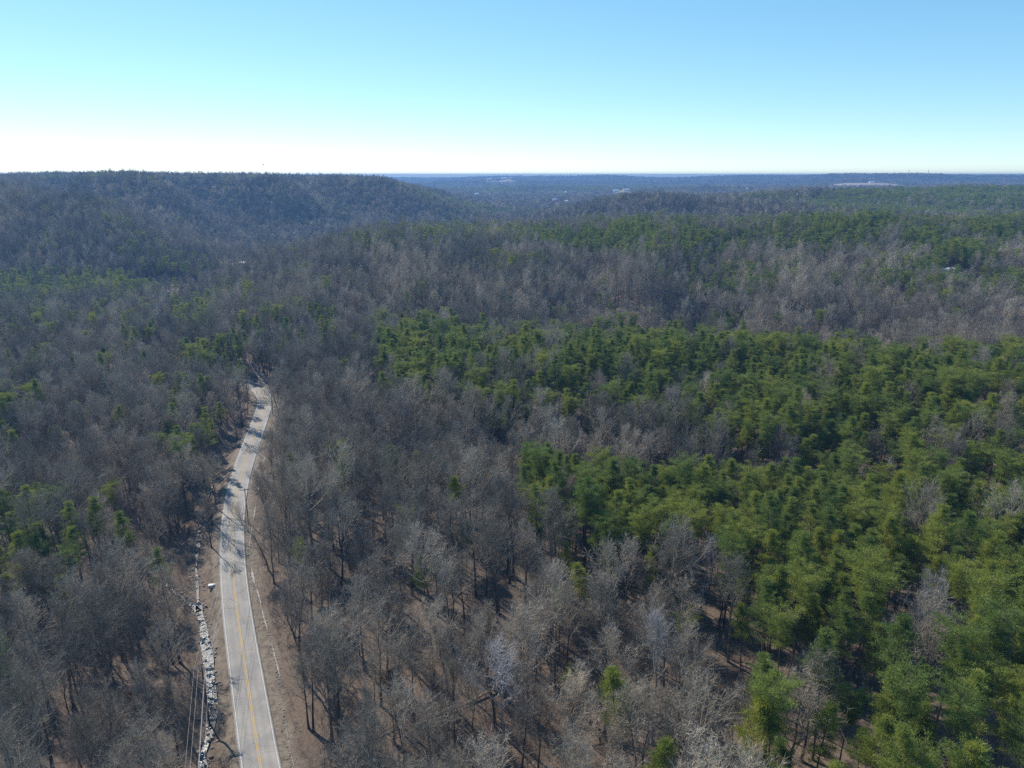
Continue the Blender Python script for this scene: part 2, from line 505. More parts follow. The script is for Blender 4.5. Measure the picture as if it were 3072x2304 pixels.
# gravel shoulder on both sides: thin rough sheets that follow the ground
mcr, nt, b = new_mat('creek_water')
b.inputs['Base Color'].default_value = (.012, .016, .014, 1)
nt.links.new(ramp(nt, noise(nt, .55, 4, .7), [(.42, (.05, .05, .05)), (.52, (.42, .42, .42))]), b.inputs['Roughness'])
b.inputs['Specular IOR Level'].default_value = .5
bp = nt.nodes.new('ShaderNodeBump'); bp.inputs['Distance'].default_value = .16
nt.links.new(ramp(nt, noise(nt, .55, 4, .7), [(.42, (.08, .08, .08)), (.5, (.6, .6, .6))]), bp.inputs['Strength'])
nt.links.new(noise(nt, .9, 6, .7, dist=2.0), bp.inputs['Height']); nt.links.new(bp.outputs[0], b.inputs['Normal'])
CREEK_Y = np.interp(np.arange(400), np.arange(len(CREEK_S)), CREEK_S[:, 1])
wv = np.where(CREEK_Y < 162, .72, .32) + .40 * fbm(np.arange(400) * 2.0, np.zeros(400), 11, 9)
for ln, hw in ((CREEK_S, wv), (BRANCH_S, wv * .7)):
    strip('creek_water' if ln is CREEK_S else 'side_creek_water', ln, hw, -2.06, mcr, sub=6)
DZ = ground_z(DITCH_S[:, 0], DITCH_S[:, 1])
DZ = np.convolve(np.pad(DZ, 4, 'edge'), np.ones(9) / 9, 'valid')
mdw, nt, b = new_mat('wet_ditch_stone')
nt.links.new(ramp(nt, noise(nt, 1.6, 6, .8), [(.40, (.12, .10, .08)), (.5, (.36, .32, .29)), (.62, (.50, .46, .43))]), b.inputs['Base Color'])
b.inputs['Roughness'].default_value = .8
strip('ditch_water', DITCH_S, np.clip(-.04 + .30 * np.abs(fbm(np.arange(400) * 2.0, np.zeros(400) + 7, 9, 19)), .005, .3), 0, mdw, sub=2,
      zf=lambda x, y: np.repeat(DZ[:, None], 3, 1) + .12)

# ------------------------------------------------------------------ tree materials
def bark_mat(name, dark, light, var=.25):
    m, nt, b = new_mat(name)
    oi = nt.nodes.new('ShaderNodeObjectInfo')
    c = ramp(nt, noise(nt, 3.0, 4, .6), [(.35, dark), (.65, light)])
    stand = ramp(nt, noise(nt, .014, 3, .6, coord=oi.outputs['Location']), [(.36, (.66, .66, .70)), (.5, (.98, .96, .96)), (.66, (1.28, 1.2, 1.16))])
    c = mixc(nt, 1.0, c, stand, 'MULTIPLY')
    v = ramp(nt, oi.outputs['Random'], [(0, (1 - var,) * 3), (.5, (1, .98, .96)), (1, (1 + var,) * 3)])
    nt.links.new(mixc(nt, 1.0, c, v, 'MULTIPLY'), b.inputs['Base Color'])
    return m


M_BARK = bark_mat('grey_brown_bark', (.07, .06, .05), (.19, .165, .14), .5)
M_PALE = bark_mat('pale_grey_bark', (.26, .25, .24), (.46, .45, .44))
M_TWIG = bark_mat('grey_twigs', (.25, .22, .172), (.435, .39, .31), .42)
M_BRUSH = bark_mat('brown_brush', (.15, .12, .10), (.30, .25, .205), .3)
M_PBARK = bark_mat('pine_bark', (.06, .043, .032), (.14, .10, .075))
M_LOG = bark_mat('weathered_log', (.24, .19, .14), (.42, .34, .26))


def leaf_mat(name, stops, trans=.36):
    m, nt, b = new_mat(name)
    b.inputs['Roughness'].default_value = .6
    oi = nt.nodes.new('ShaderNodeObjectInfo')
    c1 = ramp(nt, noise(nt, .55, 3, .6), stops)
    v = ramp(nt, oi.outputs['Random'], [(0, (.66, .74, .78)), (.3, (.88, .92, .9)), (.65, (1.15, 1.06, .88)), (1, (1.36, 1.16, .82))])
    c = mixc(nt, 1.0, c1, v, 'MULTIPLY')
    nt.links.new(c, b.inputs['Base Color'])
    tr = nt.nodes.new('ShaderNodeBsdfTranslucent')
    nt.links.new(c, tr.inputs['Color'])
    mx = nt.nodes.new('ShaderNodeMixShader'); mx.inputs[0].default_value = trans
    out = nt.nodes['Material Output']
    nt.links.new(b.outputs[0], mx.inputs[1]); nt.links.new(tr.outputs[0], mx.inputs[2])
    nt.links.new(mx.outputs[0], out.inputs['Surface'])
    return m


M_NEEDLE = leaf_mat('pine_needles', [(.3, (.13, .185, .045)), (.5, (.21, .27, .06)), (.72, (.30, .345, .075))])
M_CEDAR = leaf_mat('dark_evergreen_needles', [(.3, (.02, .042, .018)), (.7, (.05, .078, .03))], .2)
M_RUST = leaf_mat('brown_dead_leaves', [(.3, (.13, .06, .035)), (.7, (.26, .13, .075))], .3)


# ------------------------------------------------------------------ tree shapes
class Sh:
    def __init__(s):
        s.v, s.f, s.n = [], [], 0

    def tube(s, pts, rad, k=3):
        pts = np.asarray(pts, float)
        n = len(pts)
        d = np.gradient(pts, axis=0) if n > 2 else np.tile(pts[-1] - pts[0], (n, 1))
        d /= np.linalg.norm(d, axis=1)[:, None] + 1e-9
        ref = np.array([0.0, 0, 1]) if abs(d[0][2]) < .8 else np.array([1.0, 0, 0])
        a = np.cross(d, ref); a /= np.linalg.norm(a, axis=1)[:, None] + 1e-9
        b_ = np.cross(d, a)
        th = np.arange(k) / k * 2 * math.pi
        V = pts[:, None] + (a[:, None] * np.cos(th)[None, :, None] + b_[:, None] * np.sin(th)[None, :, None]) * np.asarray(rad)[:, None, None]
        s.v.append(V.reshape(-1, 3))
        i = np.arange(n * k).reshape(n, k) + s.n
        j = np.roll(i, -1, axis=1)
        q = np.stack([i[:-1], j[:-1], j[1:], i[1:]], -1).reshape(-1, 4)
        s.f.append(np.concatenate([q[:, [0, 1, 2]], q[:, [0, 2, 3]]]))
        s.n += n * k

    def tris(s, P, D, L, W, r):
        """thin blades from P along D, length L, width W"""
        m = len(P)
        D = D / (np.linalg.norm(D, axis=1)[:, None] + 1e-9)
        q = np.cross(D, r.normal(size=(m, 3))); q /= np.linalg.norm(q, axis=1)[:, None] + 1e-9
        L = np.broadcast_to(L, (m,))[:, None]; W = np.broadcast_to(W, (m,))[:, None]
        V = np.stack([P - q * W / 2, P + q * W / 2, P + D * L], 1)
        s.v.append(V.reshape(-1, 3))
        s.f.append(np.arange(m * 3).reshape(m, 3) + s.n)
        s.n += m * 3

    def get(s):
        return np.concatenate(s.v), np.concatenate(s.f)


def unit(v):
    return v / (np.linalg.norm(v) + 1e-9)


def rand_perp(d, r):
    return unit(np.cross(d, r.normal(size=3)))


def curve(p, d, L, n, r, wob, up):
    pts = [p]
    for _ in range(n):
        d = unit(d + r.normal(size=3) * wob + np.array([0, 0, up]))
        p = p + d * L / n
        pts.append(p)
    return np.array(pts), d


def bare_tree(seed, h, lod, fork=.45, spread=.75, bend=(0, 0), twigs=1.0, wide=1.0):
    """a leafless forest tree: trunk, and limbs > branches > twigs"""
    r = np.random.default_rng(seed)
    T, K = Sh(), Sh()
    n = 9 if lod == 0 else 5
    z = np.linspace(0, 1, n + 1)
    wob = np.cumsum(r.normal(size=(n + 1, 2)) * .22, 0) * z[:, None]
    pts = np.stack([bend[0] * z ** 1.8 + wob[:, 0], bend[1] * z ** 1.8 + wob[:, 1], z * h * .86], 1)
    pts[0, 2] = -.8
    r0 = h * .0115 + .03
    rad = r0 * (1 - z * .86) * (1 + .35 * np.exp(-z * 18))
    T.tube(pts, rad, 6 if lod == 0 else 3)
    nl = {0: 14, 1: 10, 2: 7}[lod]
    tw, td = [], []

    def trunk_at(t):
        return np.array([np.interp(t, z, pts[:, i]) for i in range(3)])
    for i in range(nl):
        t = fork + (1 - fork) * (i + r.random()) / nl
        p = trunk_at(min(t, 1.0))
        az = i * 2.4 + r.normal() * .5
        tilt = (.98 - .66 * (t - fork) / (1 - fork)) * spread + r.normal() * .12
        d = np.array([math.cos(az) * math.sin(tilt), math.sin(az) * math.sin(tilt), math.cos(tilt)])
        L = h * (.37 - .19 * (t - fork) / (1 - fork)) * (.75 + .5 * r.random()) * wide
        rl = r0 * (1 - t * .8) * .62
        ps, _ = curve(p, d, L, 4, r, .13, .15)
        K.tube(ps, np.linspace(rl, rl * .22, 5), 4 if lod == 0 else 3)
        nb = {0: 7, 1: 5, 2: 3}[lod]
        for j in range(nb):
            tj = .2 + .8 * (j + r.random()) / nb
            q = np.array([np.interp(tj * 4, np.arange(5), ps[:, m]) for m in range(3)])
            dd = unit(ps[min(4, int(tj * 4) + 1)] - ps[min(3, int(tj * 4))])
            d2 = unit(dd * .8 + rand_perp(dd, r) * .66 + np.array([0, 0, .25]))
            L2 = L * .48 * (1.15 - .6 * tj) * (.7 + .6 * r.random())
            p2, _ = curve(q, d2, L2, 3, r, .2, .1)
            if lod < 2:
                K.tube(p2, np.linspace(rl * .38, .016 if lod == 0 else .03, 4), 3)
            nc = {0: 5, 1: 4, 2: 3}[lod]
            for k2 in range(nc):
                tk = .15 + .85 * (k2 + r.random()) / nc
                c = np.array([np.interp(tk * 3, np.arange(4), p2[:, m]) for m in range(3)])
                dk = unit(p2[min(3, int(tk * 3) + 1)] - p2[min(2, int(tk * 3))])
                d3 = unit(dk * .7 + rand_perp(dk, r) * .8 + np.array([0, 0, .2]))
                L3 = L2 * .5 * (.6 + .7 * r.random()) + .25
                if lod == 0:
                    p3, _ = curve(c, d3, L3, 2, r, .22, .08)
                    K.tube(p3, [.02, .014, .007], 3)
                    m = int(5 * twigs)
                    for u in range(m):
                        tu = .1 + .9 * r.random()
                        tw.append(np.array([np.interp(tu * 2, np.arange(3), p3[:, w]) for w in range(3)]))
                        td.append(unit(d3 * .7 + r.normal(size=3) * .55 + np.array([0, 0, .35])))
                elif lod == 1:
                    for u in range(int(4 * twigs)):
                        tw.append(c + d3 * L3 * r.random() * .7); td.append(unit(d3 + r.normal(size=3) * .5))
                else:
                    for u in range(int(7 * twigs)):
                        tw.append(c + r.normal(size=3) * .3); td.append(unit(d3 + r.normal(size=3) * .6))
    tw, td = np.array(tw), np.array(td)
    L, W = {0: (.8, .026), 1: (1.3, .058), 2: (2.0, .16)}[lod]
    K.tris(tw, td, L * (.6 + .8 * r.random(len(tw))), W * (.7 + .6 * r.random(len(tw))), r)
    return T.get(), K.get()


def pine_tree(seed, h, lod, crown=.5, rmax=2.7, flat=False, dens=1.0, bend=(0, 0)):
    """a tall thin pine: whorled limbs carrying pads of needle tufts in the upper part"""
    r = np.random.default_rng(seed)
    T, K = Sh(), Sh()
    B = Sh()
    n = 6
    z = np.linspace(0, 1, n + 1)
    wob = np.cumsum(r.normal(size=(n + 1, 2)) * .12, 0) * z[:, None]
    pts = np.stack([bend[0] * z + wob[:, 0], bend[1] * z + wob[:, 1], z * h], 1)
    pts[0, 2] = -.8
    r0 = h * .0085 + .03
    T.tube(pts, r0 * (1 - z * .88), 5 if lod == 0 else 3)
    nw = {0: 13, 1: 8, 2: 4}[lod]
    P, D, Ls, Ws = [], [], [], []
    for i in range(nw):
        t = (i + .5 * r.random()) / nw
        hz = h * (1 - crown + crown * t * .97)
        prof = math.sin(min(1, .22 + t * .98) * math.pi) ** .65 if not flat else (.35 + .75 * t)
        prof = max(prof, .15) * (.8 + .4 * r.random())
        nb = {0: 5, 1: 4, 2: 3}[lod]
        for j in range(nb):
            if r.random() > .9 * dens + .05:
                continue
            az = r.random() * 6.283
            L = rmax * prof * (.65 + .6 * r.random())
            base = np.array([np.interp(hz / h, z, pts[:, 0]), np.interp(hz / h, z, pts[:, 1]), hz])
            d = np.array([math.cos(az), math.sin(az), .12 + .75 * t * (0 if flat else 1)])
            ps, _ = curve(base, unit(d), L, 3, r, .1, .1)
            if lod < 2:
                B.tube(ps, [.035 + .012 * (1 - t), .028, .02, .01] if lod == 0 else [.05, .04, .03, .02], 3)
            npad = {0: 4, 1: 3, 2: 2}[lod]
            for k2 in range(npad):
                tk = (.3 + .7 * (k2 + r.random()) / npad)
                c = np.array([np.interp(tk * 3, np.arange(4), ps[:, m]) for m in range(3)])
                side = rand_perp(unit(d), r) * np.array([1, 1, .25])
                c = c + side * r.random() * .5 * (1 - tk * .5)
                m = {0: 42, 1: 15, 2: 9}[lod]
                sz = {0: .5, 1: .62, 2: 1.0}[lod] * (.75 + .5 * r.random())
                off = r.normal(size=(m, 3)) * np.array([.62, .62, .14]) * sz
                P.append(c + off)
                D.append(off * .8 + r.normal(size=(m, 3)) * .45 + np.array([d[0] * .5, d[1] * .5, .32]))
    P, D = np.concatenate(P), np.concatenate(D)
    L, W = {0: (.34, .062), 1: (.62, .15), 2: (1.15, .42)}[lod]
    m = len(P)
    K.tris(P, D, L * (.6 + .8 * r.random(m)), W * (.7 + .6 * r.random(m)), r)
    kv, kf = K.get()
    nk = len(kf)
    if B.n:
        bv, bf = B.get()
        kf = np.concatenate([kf, bf + len(kv)]); kv = np.concatenate([kv, bv])
    return T.get(), (kv, kf, nk)


def brush(seed, h, lod):
    """a thin sapling or shrub of the understorey"""
    r = np.random.default_rng(seed)
    K = Sh()
    tw, td = [], []
    for i in range(r.integers(1, 4) if lod == 0 else 1):
        az = r.random() * 6.28; lean = .12 + .2 * r.random()
        ps, _ = curve(np.array([r.normal() * .25, r.normal() * .25, -.4]), np.array([math.cos(az) * lean, math.sin(az) * lean, 1.0]), h * (.7 + .4 * r.random()), 4, r, .1, .05)
        K.tube(ps, np.linspace(.035, .01, 5), 3)
        for j in range(12 if lod == 0 else 7):
            t = .25 + .75 * r.random()
            q = np.array([np.interp(t * 4, np.arange(5), ps[:, m]) for m in range(3)])
            d2 = unit(r.normal(size=3) * .7 + np.array([0, 0, .7]))
            L2 = h * .3 * (.5 + .7 * r.random()) * (1.2 - .6 * t)
            for u in range(10 if lod == 0 else 6):
                tw.append(q + d2 * L2 * r.random()); td.append(unit(d2 + r.normal(size=3) * .6))
    tw, td = np.array(tw), np.array(td)
    L, W = ((.6, .028), (.9, .07))[min(lod, 1)]
    K.tris(tw, td, L * (.6 + .8 * r.random(len(tw))), W, r)
    return K.get()


def mesh_only(name, parts):
    """one mesh from (verts, faces, material) parts"""
    V, F, I, mats, n = [], [], [], [], 0
    for v, f, m in parts:
        if m not in mats:
            mats.append(m)
        V.append(v); F.append(f + n); I.append(np.full(len(f), mats.index(m))); n += len(v)
    V, F, I = np.concatenate(V), np.concatenate(F), np.concatenate(I)
    me = bpy.data.meshes.new(name)
    me.vertices.add(len(V)); me.vertices.foreach_set('co', V.astype(np.float32).ravel())
    me.loops.add(F.size); me.loops.foreach_set('vertex_index', F.astype(np.int32).ravel())
    me.polygons.add(len(F)); me.polygons.foreach_set('loop_start', np.arange(0, F.size, 3, dtype=np.int32))
    me.polygons.foreach_set('material_index', I.astype(np.int32))
    me.update(calc_edges=True)
    for m in mats:
        me.materials.append(m)
    return me


def pine_parts(tk, needle=None, bark=None):
    (tv, tf), (kv, kf, nk) = tk
    needle, bark = needle or M_NEEDLE, bark or M_PBARK
    trunk = mesh_only('trunk', [(tv, tf, bark)])
    crown_ = mesh_only('crown', [(kv, kf[:nk], needle)] + ([(kv, kf[nk:], bark)] if len(kf) > nk else []))
    return trunk, crown_


def pine_joined(tk, needle=None):
    (tv, tf), (kv, kf, nk) = tk
    parts = [(tv, tf, M_PBARK), (kv, kf[:nk], needle or M_NEEDLE)]
    if len(kf) > nk:
        parts.append((kv, kf[nk:], M_PBARK))
    return mesh_only('pine', parts)


def bare_joined(tk, bark=None, twig=None):
    (tv, tf), (kv, kf) = tk
    return mesh_only('bare', [(tv, tf, bark or M_BARK), (kv, kf, twig or M_TWIG)])


PINE_SPEC = [(h, cr, rm, fl) for h, cr, rm, fl in ((18, .52, 2.5, False), (20, .42, 2.7, False), (16, .6, 2.4, False), (20.5, .34, 3.2, True), (17.5, .46, 3.0, False), (22, .5, 2.8, False), (18.5, .38, 2.9, True))]
BARE_SPEC = [(19, .42, .75), (21, .5, .7), (17, .38, .85), (20, .45, .95), (15, .35, .6), (22, .52, .8)]
pine_near = [pine_parts(pine_tree(100 + i, h, 0, cr, rm, fl)) for i, (h, cr, rm, fl) in enumerate(PINE_SPEC)]
bare_raw = [bare_tree(200 + i, h, 0, fk, sp) for i, (h, fk, sp) in enumerate(BARE_SPEC)]
bare_near = [(mesh_only('trunk', [(t[0], t[1], M_BARK)]), mesh_only('crown', [(k_[0], k_[1], M_TWIG)])) for t, k_ in bare_raw]
bare_near_pale = [(mesh_only('trunk', [(t[0], t[1], M_PALE)]), mesh_only('crown', [(k_[0], k_[1], M_PALE)])) for t, k_ in (bare_raw[3], bare_raw[1], bare_raw[2])]


def model_collection(name, meshes):
    c = bpy.data.collections.new(name)
    for i, me in enumerate(meshes):
        c.objects.link(bpy.data.objects.new('%s_%02d' % (name, i), me))
    return c


PINES = [pine_joined(pine_tree(100 + i, h, 0, cr, rm, fl)) for i, (h, cr, rm, fl) in enumerate(PINE_SPEC)] + \
        [pine_joined(pine_tree(120 + i, h, 1, cr, rm * 1.05, fl)) for i, (h, cr, rm, fl) in enumerate(PINE_SPEC)] + \
        [pine_joined(pine_tree(140 + i, h, 2, cr, rm * 1.1, fl)) for i, (h, cr, rm, fl) in enumerate(PINE_SPEC)]
BARES = [bare_joined(x) for x in bare_raw] + \
        [bare_joined(bare_tree(220 + i, h, 1, fk, sp)) for i, (h, fk, sp) in enumerate(BARE_SPEC)] + \
        [bare_joined(bare_tree(240 + i, h, 2, fk, sp)) for i, (h, fk, sp) in enumerate(BARE_SPEC)]
BRUSH = [mesh_only('b', [(*brush(300 + i, 3.2 + i * .7, 0), M_BRUSH)]) for i in range(5)] + [mesh_only('b', [(*brush(320 + i, 3.5 + i * .7, 1), M_BRUSH)]) for i in range(5)]
COL_PINE = model_collection('pine_model', PINES)
COL_BARE = model_collection('bare_model', BARES)
COL_BRUSH = model_collection('brush_model', BRUSH)


def scatter(name, pts, scl, rot, var, coll, label):
    me = bpy.data.meshes.new(name)
    n = len(pts)
    me.vertices.add(n); me.vertices.foreach_set('co', pts.astype(np.float32).ravel())
    for nm, ty, val in (('size', 'FLOAT_VECTOR', scl), ('turn', 'FLOAT_VECTOR', rot)):
        a_ = me.attributes.new(nm, ty, 'POINT'); a_.data.foreach_set('vector', val.astype(np.float32).ravel())
    a_ = me.attributes.new('variant', 'INT', 'POINT'); a_.data.foreach_set('value', var.astype(np.int32))
    o = bpy.data.objects.new(name, me)
    C.objects.link(o)
    tag(o, label, None, None, 'stuff')
    ng = bpy.data.node_groups.new(name, 'GeometryNodeTree')
    ng.interface.new_socket('Geometry', in_out='INPUT', socket_type='NodeSocketGeometry')
    ng.interface.new_socket('Geometry', in_out='OUTPUT', socket_type='NodeSocketGeometry')
    N, Lk = ng.nodes, ng.links
    gi, go = N.new('NodeGroupInput'), N.new('NodeGroupOutput')
    ci = N.new('GeometryNodeCollectionInfo')
    ci.inputs['Collection'].default_value = coll
    ci.inputs['Separate Children'].default_value = True
    ci.inputs['Reset Children'].default_value = True
    ip = N.new('GeometryNodeInstanceOnPoints')
    ip.inputs['Pick Instance'].default_value = True

    def attr(nm, ty):
        a_ = N.new('GeometryNodeInputNamedAttribute'); a_.data_type = ty; a_.inputs['Name'].default_value = nm
        return a_.outputs['Attribute']
    Lk.new(gi.outputs[0], ip.inputs['Points'])
    Lk.new(ci.outputs[0], ip.inputs['Instance'])
    Lk.new(attr('variant', 'INT'), ip.inputs['Instance Index'])
    Lk.new(attr('turn', 'FLOAT_VECTOR'), ip.inputs['Rotation'])
    Lk.new(attr('size', 'FLOAT_VECTOR'), ip.inputs['Scale'])
    Lk.new(ip.outputs[0], go.inputs[0])
    md = o.modifiers.new('scatter', 'NODES'); md.node_group = ng
    return o


# ------------------------------------------------------------------ where the pines stand
def inpoly(u, v, poly):
    inside = np.zeros(u.shape, bool)
    n = len(poly)
    for i in range(n):
        x1, y1 = poly[i]; x2, y2 = poly[(i + 1) % n]
        c = ((y1 > v) != (y2 > v)) & (u < (x2 - x1) * (v - y1) / (y2 - y1 + 1e-9) + x1)
        inside ^= c
    return inside


# stands of pine as outlines of their canopy (direction, elevation in photo units), with their density and range of distance
STANDS = [
    ([(1570, 1400), (1750, 1420), (2050, 1445), (2400, 1440), (2700, 1470), (3400, 1330), (3600, 2700), (2300, 2700), (2230, 2304), (2250, 2150), (2330, 2060), (2290, 1950), (2200, 1800), (2080, 1880), (1960, 1800), (2100, 1700), (1950, 1720), (1850, 1660), (1700, 1650), (1600, 1560)], .9, 0, 260),
    ([(1130, 1110), (1200, 1030), (1450, 1010), (1700, 980), (1900, 1000), (2200, 1040), (2500, 1070), (2800, 1120), (3400, 1150), (3400, 1400), (2900, 1400), (2700, 1420), (2500, 1390), (2250, 1330), (2020, 1300), (1850, 1240), (1500, 1270), (1350, 1210), (1130, 1190)], .86, 190, 420),
    ([(1100, 980), (1350, 955), (1420, 1010), (1250, 1060), (1130, 1100)], .65, 250, 450),
    ([(1020, 690), (1150, 672), (1500, 655), (1900, 640), (2100, 630), (2300, 640), (2600, 610), (3072, 640), (3300, 700), (2950, 780), (2780, 790), (2650, 815), (2400, 850), (2150, 800), (1900, 780), (1700, 760), (1500, 720), (1250, 745), (1030, 745)], .66, 420, 900),
    ([(2560, 800), (2950, 790), (3200, 880), (2850, 920), (2600, 860)], .45, 350, 620),
    ([(1430, 770), (1640, 780), (1600, 840), (1400, 830)], .6, 420, 700),
    ([(2030, 770), (2330, 800), (2360, 880), (2100, 890)], .5, 400, 700),
    ([(1230, 870), (1400, 800), (1450, 850), (1300, 900)], .3, 400, 700),
    ([(2450, 585), (2700, 552), (3300, 560), (3300, 655), (2700, 648), (2500, 635), (2300, 600)], .92, 800, 2600),
    ([(2000, 575), (2400, 570), (2700, 600), (2600, 625), (2200, 600)], .5, 900, 2600),
    ([(1250, 552), (1900, 552), (2100, 575), (1500, 580), (1300, 575)], .7, 1500, 5000),
    ([(-200, 815), (200, 830), (330, 825), (480, 835), (480, 925), (250, 915), (-200, 890)], .85, 480, 760),
    ([(-200, 900), (470, 920), (470, 1080), (-200, 1200)], .17, 200, 600),
    ([(-200, 1180), (110, 1180), (110, 1380), (-200, 1380)], .45, 120, 500),
    ([(-400, 1440), (120, 1470), (300, 1560), (260, 1760), (-400, 1850)], .42, 60, 400),
    ([(480, 1180), (680, 1150), (700, 1320), (580, 1440), (470, 1350)], .5, 150, 420),
    ([(520, 900), (660, 910), (650, 1000), (520, 990)], .55, 300, 650),
    ([(520, 1020), (740, 1050), (740, 1110), (520, 1110)], .5, 300, 500),
    ([(930, 900), (1010, 900), (1010, 1040), (700, 1060), (700, 980)], .3, 250, 600),
    ([(-300, 500), (1200, 505), (1150, 535), (600, 545), (-300, 550)], .24, 1100, 2600),
    ([(600, 560), (700, 560), (780, 640), (680, 650)], .5, 900, 2600),
    ([(2250, 1250), (2500, 1330), (3400, 1250), (3400, 1560), (2600, 1500), (2300, 1450)], .5, 100, 330),
    ([(2300, 1000), (2600, 1040), (3400, 1120), (3400, 1200), (2500, 1100)], .8, 190, 300),
]
BARE_POCKETS = [  # openings in the pine stands that hold bare trees only
    ([(2680, 1730), (2830, 1750), (2830, 2010), (2650, 2000), (2600, 1900)], 0, 300),
    ([(2000, 1620), (2160, 1640), (2180, 1850), (2000, 1850)], 0, 300),
    ([(2350, 1930), (2600, 1940), (2620, 2090), (2380, 2070)], 0, 300),
    ([(1300, 1290), (1600, 1270), (1850, 1300), (2150, 1350), (2450, 1400), (2400, 1440), (2050, 1440), (1560, 1395), (1300, 1420)], 130, 330),
]


def pine_chance(x, y, z):
    u, v, _ = project(x, y, z + 13)
    p = np.interp(y, [0, 900, 1500], [.02, .035, .10])
    p = p + np.where(y > 1500, .5 * sstep(.1, .5, fbm(x, y, 420, 61)), 0) + np.where((y > 350) & (y <= 1500), .2 * sstep(.35, .8, fbm(x, y, 120, 62)), 0)
    clump = fbm(x, y, 70, 66)
    for poly, d, y0, y1 in STANDS:
        m = (y >= y0) & (y <= y1)
        m[m] = inpoly(u[m], v[m], poly)
        p = np.where(m, np.maximum(p, d * (np.clip(1 + 1.1 * clump, .15, 1.5) if y0 > 340 and d < .9 else 1)), p)
    for poly, y0, y1 in BARE_POCKETS:
        m = (y >= y0) & (y <= y1)
        m[m] = inpoly(u[m], v[m], poly)
        p = np.where(m, .02, p)
    return p


# clear ground: fields, yards, the landfill mound (centre, radii)
def wpt(u, v, Y):
    return at(u, v, Y)[:2]


CLEAR = [(*wpt(750, 815, 775), 30, 112), (*wpt(705, 797, 880), 34, 30), (*wpt(752, 838, 690), 22, 46), (*wpt(560, 884, 650), 46, 42), (*wpt(480, 894, 620), 26, 30),
         (*wpt(1833, 585, 1), 0.1, 0.1), (SITES['mobile'][0], SITES['mobile'][1] - 12, 12, 26), (MOUND[0], MOUND[1] - 60, 245, 260), (*wpt(240, 558, 1340), 80, 22)]
CLEAR += [(s_[0], s_[1] - s_[3] * .4, s_[3] * .8, s_[3] * 1.3) for k_, s_ in SITES.items() if k_ != 'mobile']
CLEAR.append((SITES['red_a'][0] - 25, SITES['red_a'][1], 70, 60))
fld = np.zeros(XX.shape)
for cx, cy_, rx, ry in CLEAR:
    fld = np.maximum(fld, 1 - sstep(.75, 1.05, np.sqrt(((XX - cx) / rx) ** 2 + ((YY - cy_) / ry) ** 2) + .12 * vnoise(XX, YY, max(rx, 1) * .3, 8)))
at_ = ground.data.attributes.new('field', 'FLOAT', 'POINT')
at_.data.foreach_set('value', fld.ravel().astype(np.float32))


def tree_points(y0, y1, spacing, smax=.80):
    out = []
    y = y0
    while y < y1:
        d = spacing(y)
        n = int(2 * smax * (y + 12) / d)
        xs = (np.arange(n) - n / 2 + .5) * d + rng.uniform(-.46, .46, n) * d
        out.append(np.stack([xs, y + rng.uniform(-.46, .46, n) * d], 1))
        y += d * .95
    return np.concatenate(out)


def horizon_table():
    """for every direction: the steepest line of sight met so far, to leave out trees that hills hide"""
    s = np.linspace(-.85, .85, 340)
    y = np.exp(np.arange(math.log(60), math.log(13800), .02))
    yy, s2 = np.meshgrid(y, s, indexing='ij')
    zz = ground_z(s2 * yy, yy, False) + 9
    el = np.maximum.accumulate((zz - H) / yy, axis=0)
    return s, np.log(y), el


HS, HY, HE = horizon_table()


def hidden(x, y, ztop, margin):
    i = np.clip(((np.log(y) - HY[0]) / .02 - 2).astype(int), 0, len(HY) - 1)
    j = np.clip(np.round((x / y - HS[0]) / (HS[1] - HS[0])).astype(int), 0, len(HS) - 1)
    return (ztop + margin - H) / y < HE[i, j]


def clear_mask(P, Z, hgt):
    x, y = P[:, 0], P[:, 1]
    bad = dist_line(x, y, ROAD_S) < np.where(y < 365, 5.4, 3.8)
    bad |= (dist_line(x, y, CREEK_S) < 2.5) | (dist_line(x, y, BRANCH_S) < 2.6)
    bad |= (dist_line(x, y, DITCH_S) < 1.2)
    for cx, cy_, rx, ry in CLEAR:
        bad |= ((x - cx) / rx) ** 2 + ((y - cy_) / ry) ** 2 < 1
    # the open corridor over the road: nothing stands in the line of sight to it
    m = (y < 352) & (~bad)
    k = np.where(m)[0]
    blk = np.zeros(len(k), bool); soft = np.zeros(len(k), bool)
    for fr in (.35, .6, .8, .97):
        zt = Z[k] + hgt[k] * fr
        for dx in (-2.4, 0, 2.4):
            t = H / (H - zt)
            gx, gy = (x[k] + dx) * t, y[k] * t
            dl = dist_line(gx, gy, ROAD_S)
            vis = (gy < 352)
            blk |= vis & (dl < 3.4)
            dc = dist_line(gx, gy, CREEK_S)
            blk |= (gy < 168) & (dc < 2.2)
            soft |= ((gy < 195) & (dist_line(gx, gy, DITCH_S) < .7)) | ((gy >= 168) & (gy < 300) & (dc < 3.0)) | ((gy < 160) & (dist_line(gx, gy, P1LINE) < 3))
    rr = rng.random(len(k))
    bad[k] |= blk | (soft & (rr < np.where(y[k] > 168, .4, .9)))
    return bad


P1LINE = np.array([(-38.3, 60), (-60.8, 119), (-62, 123)], float)

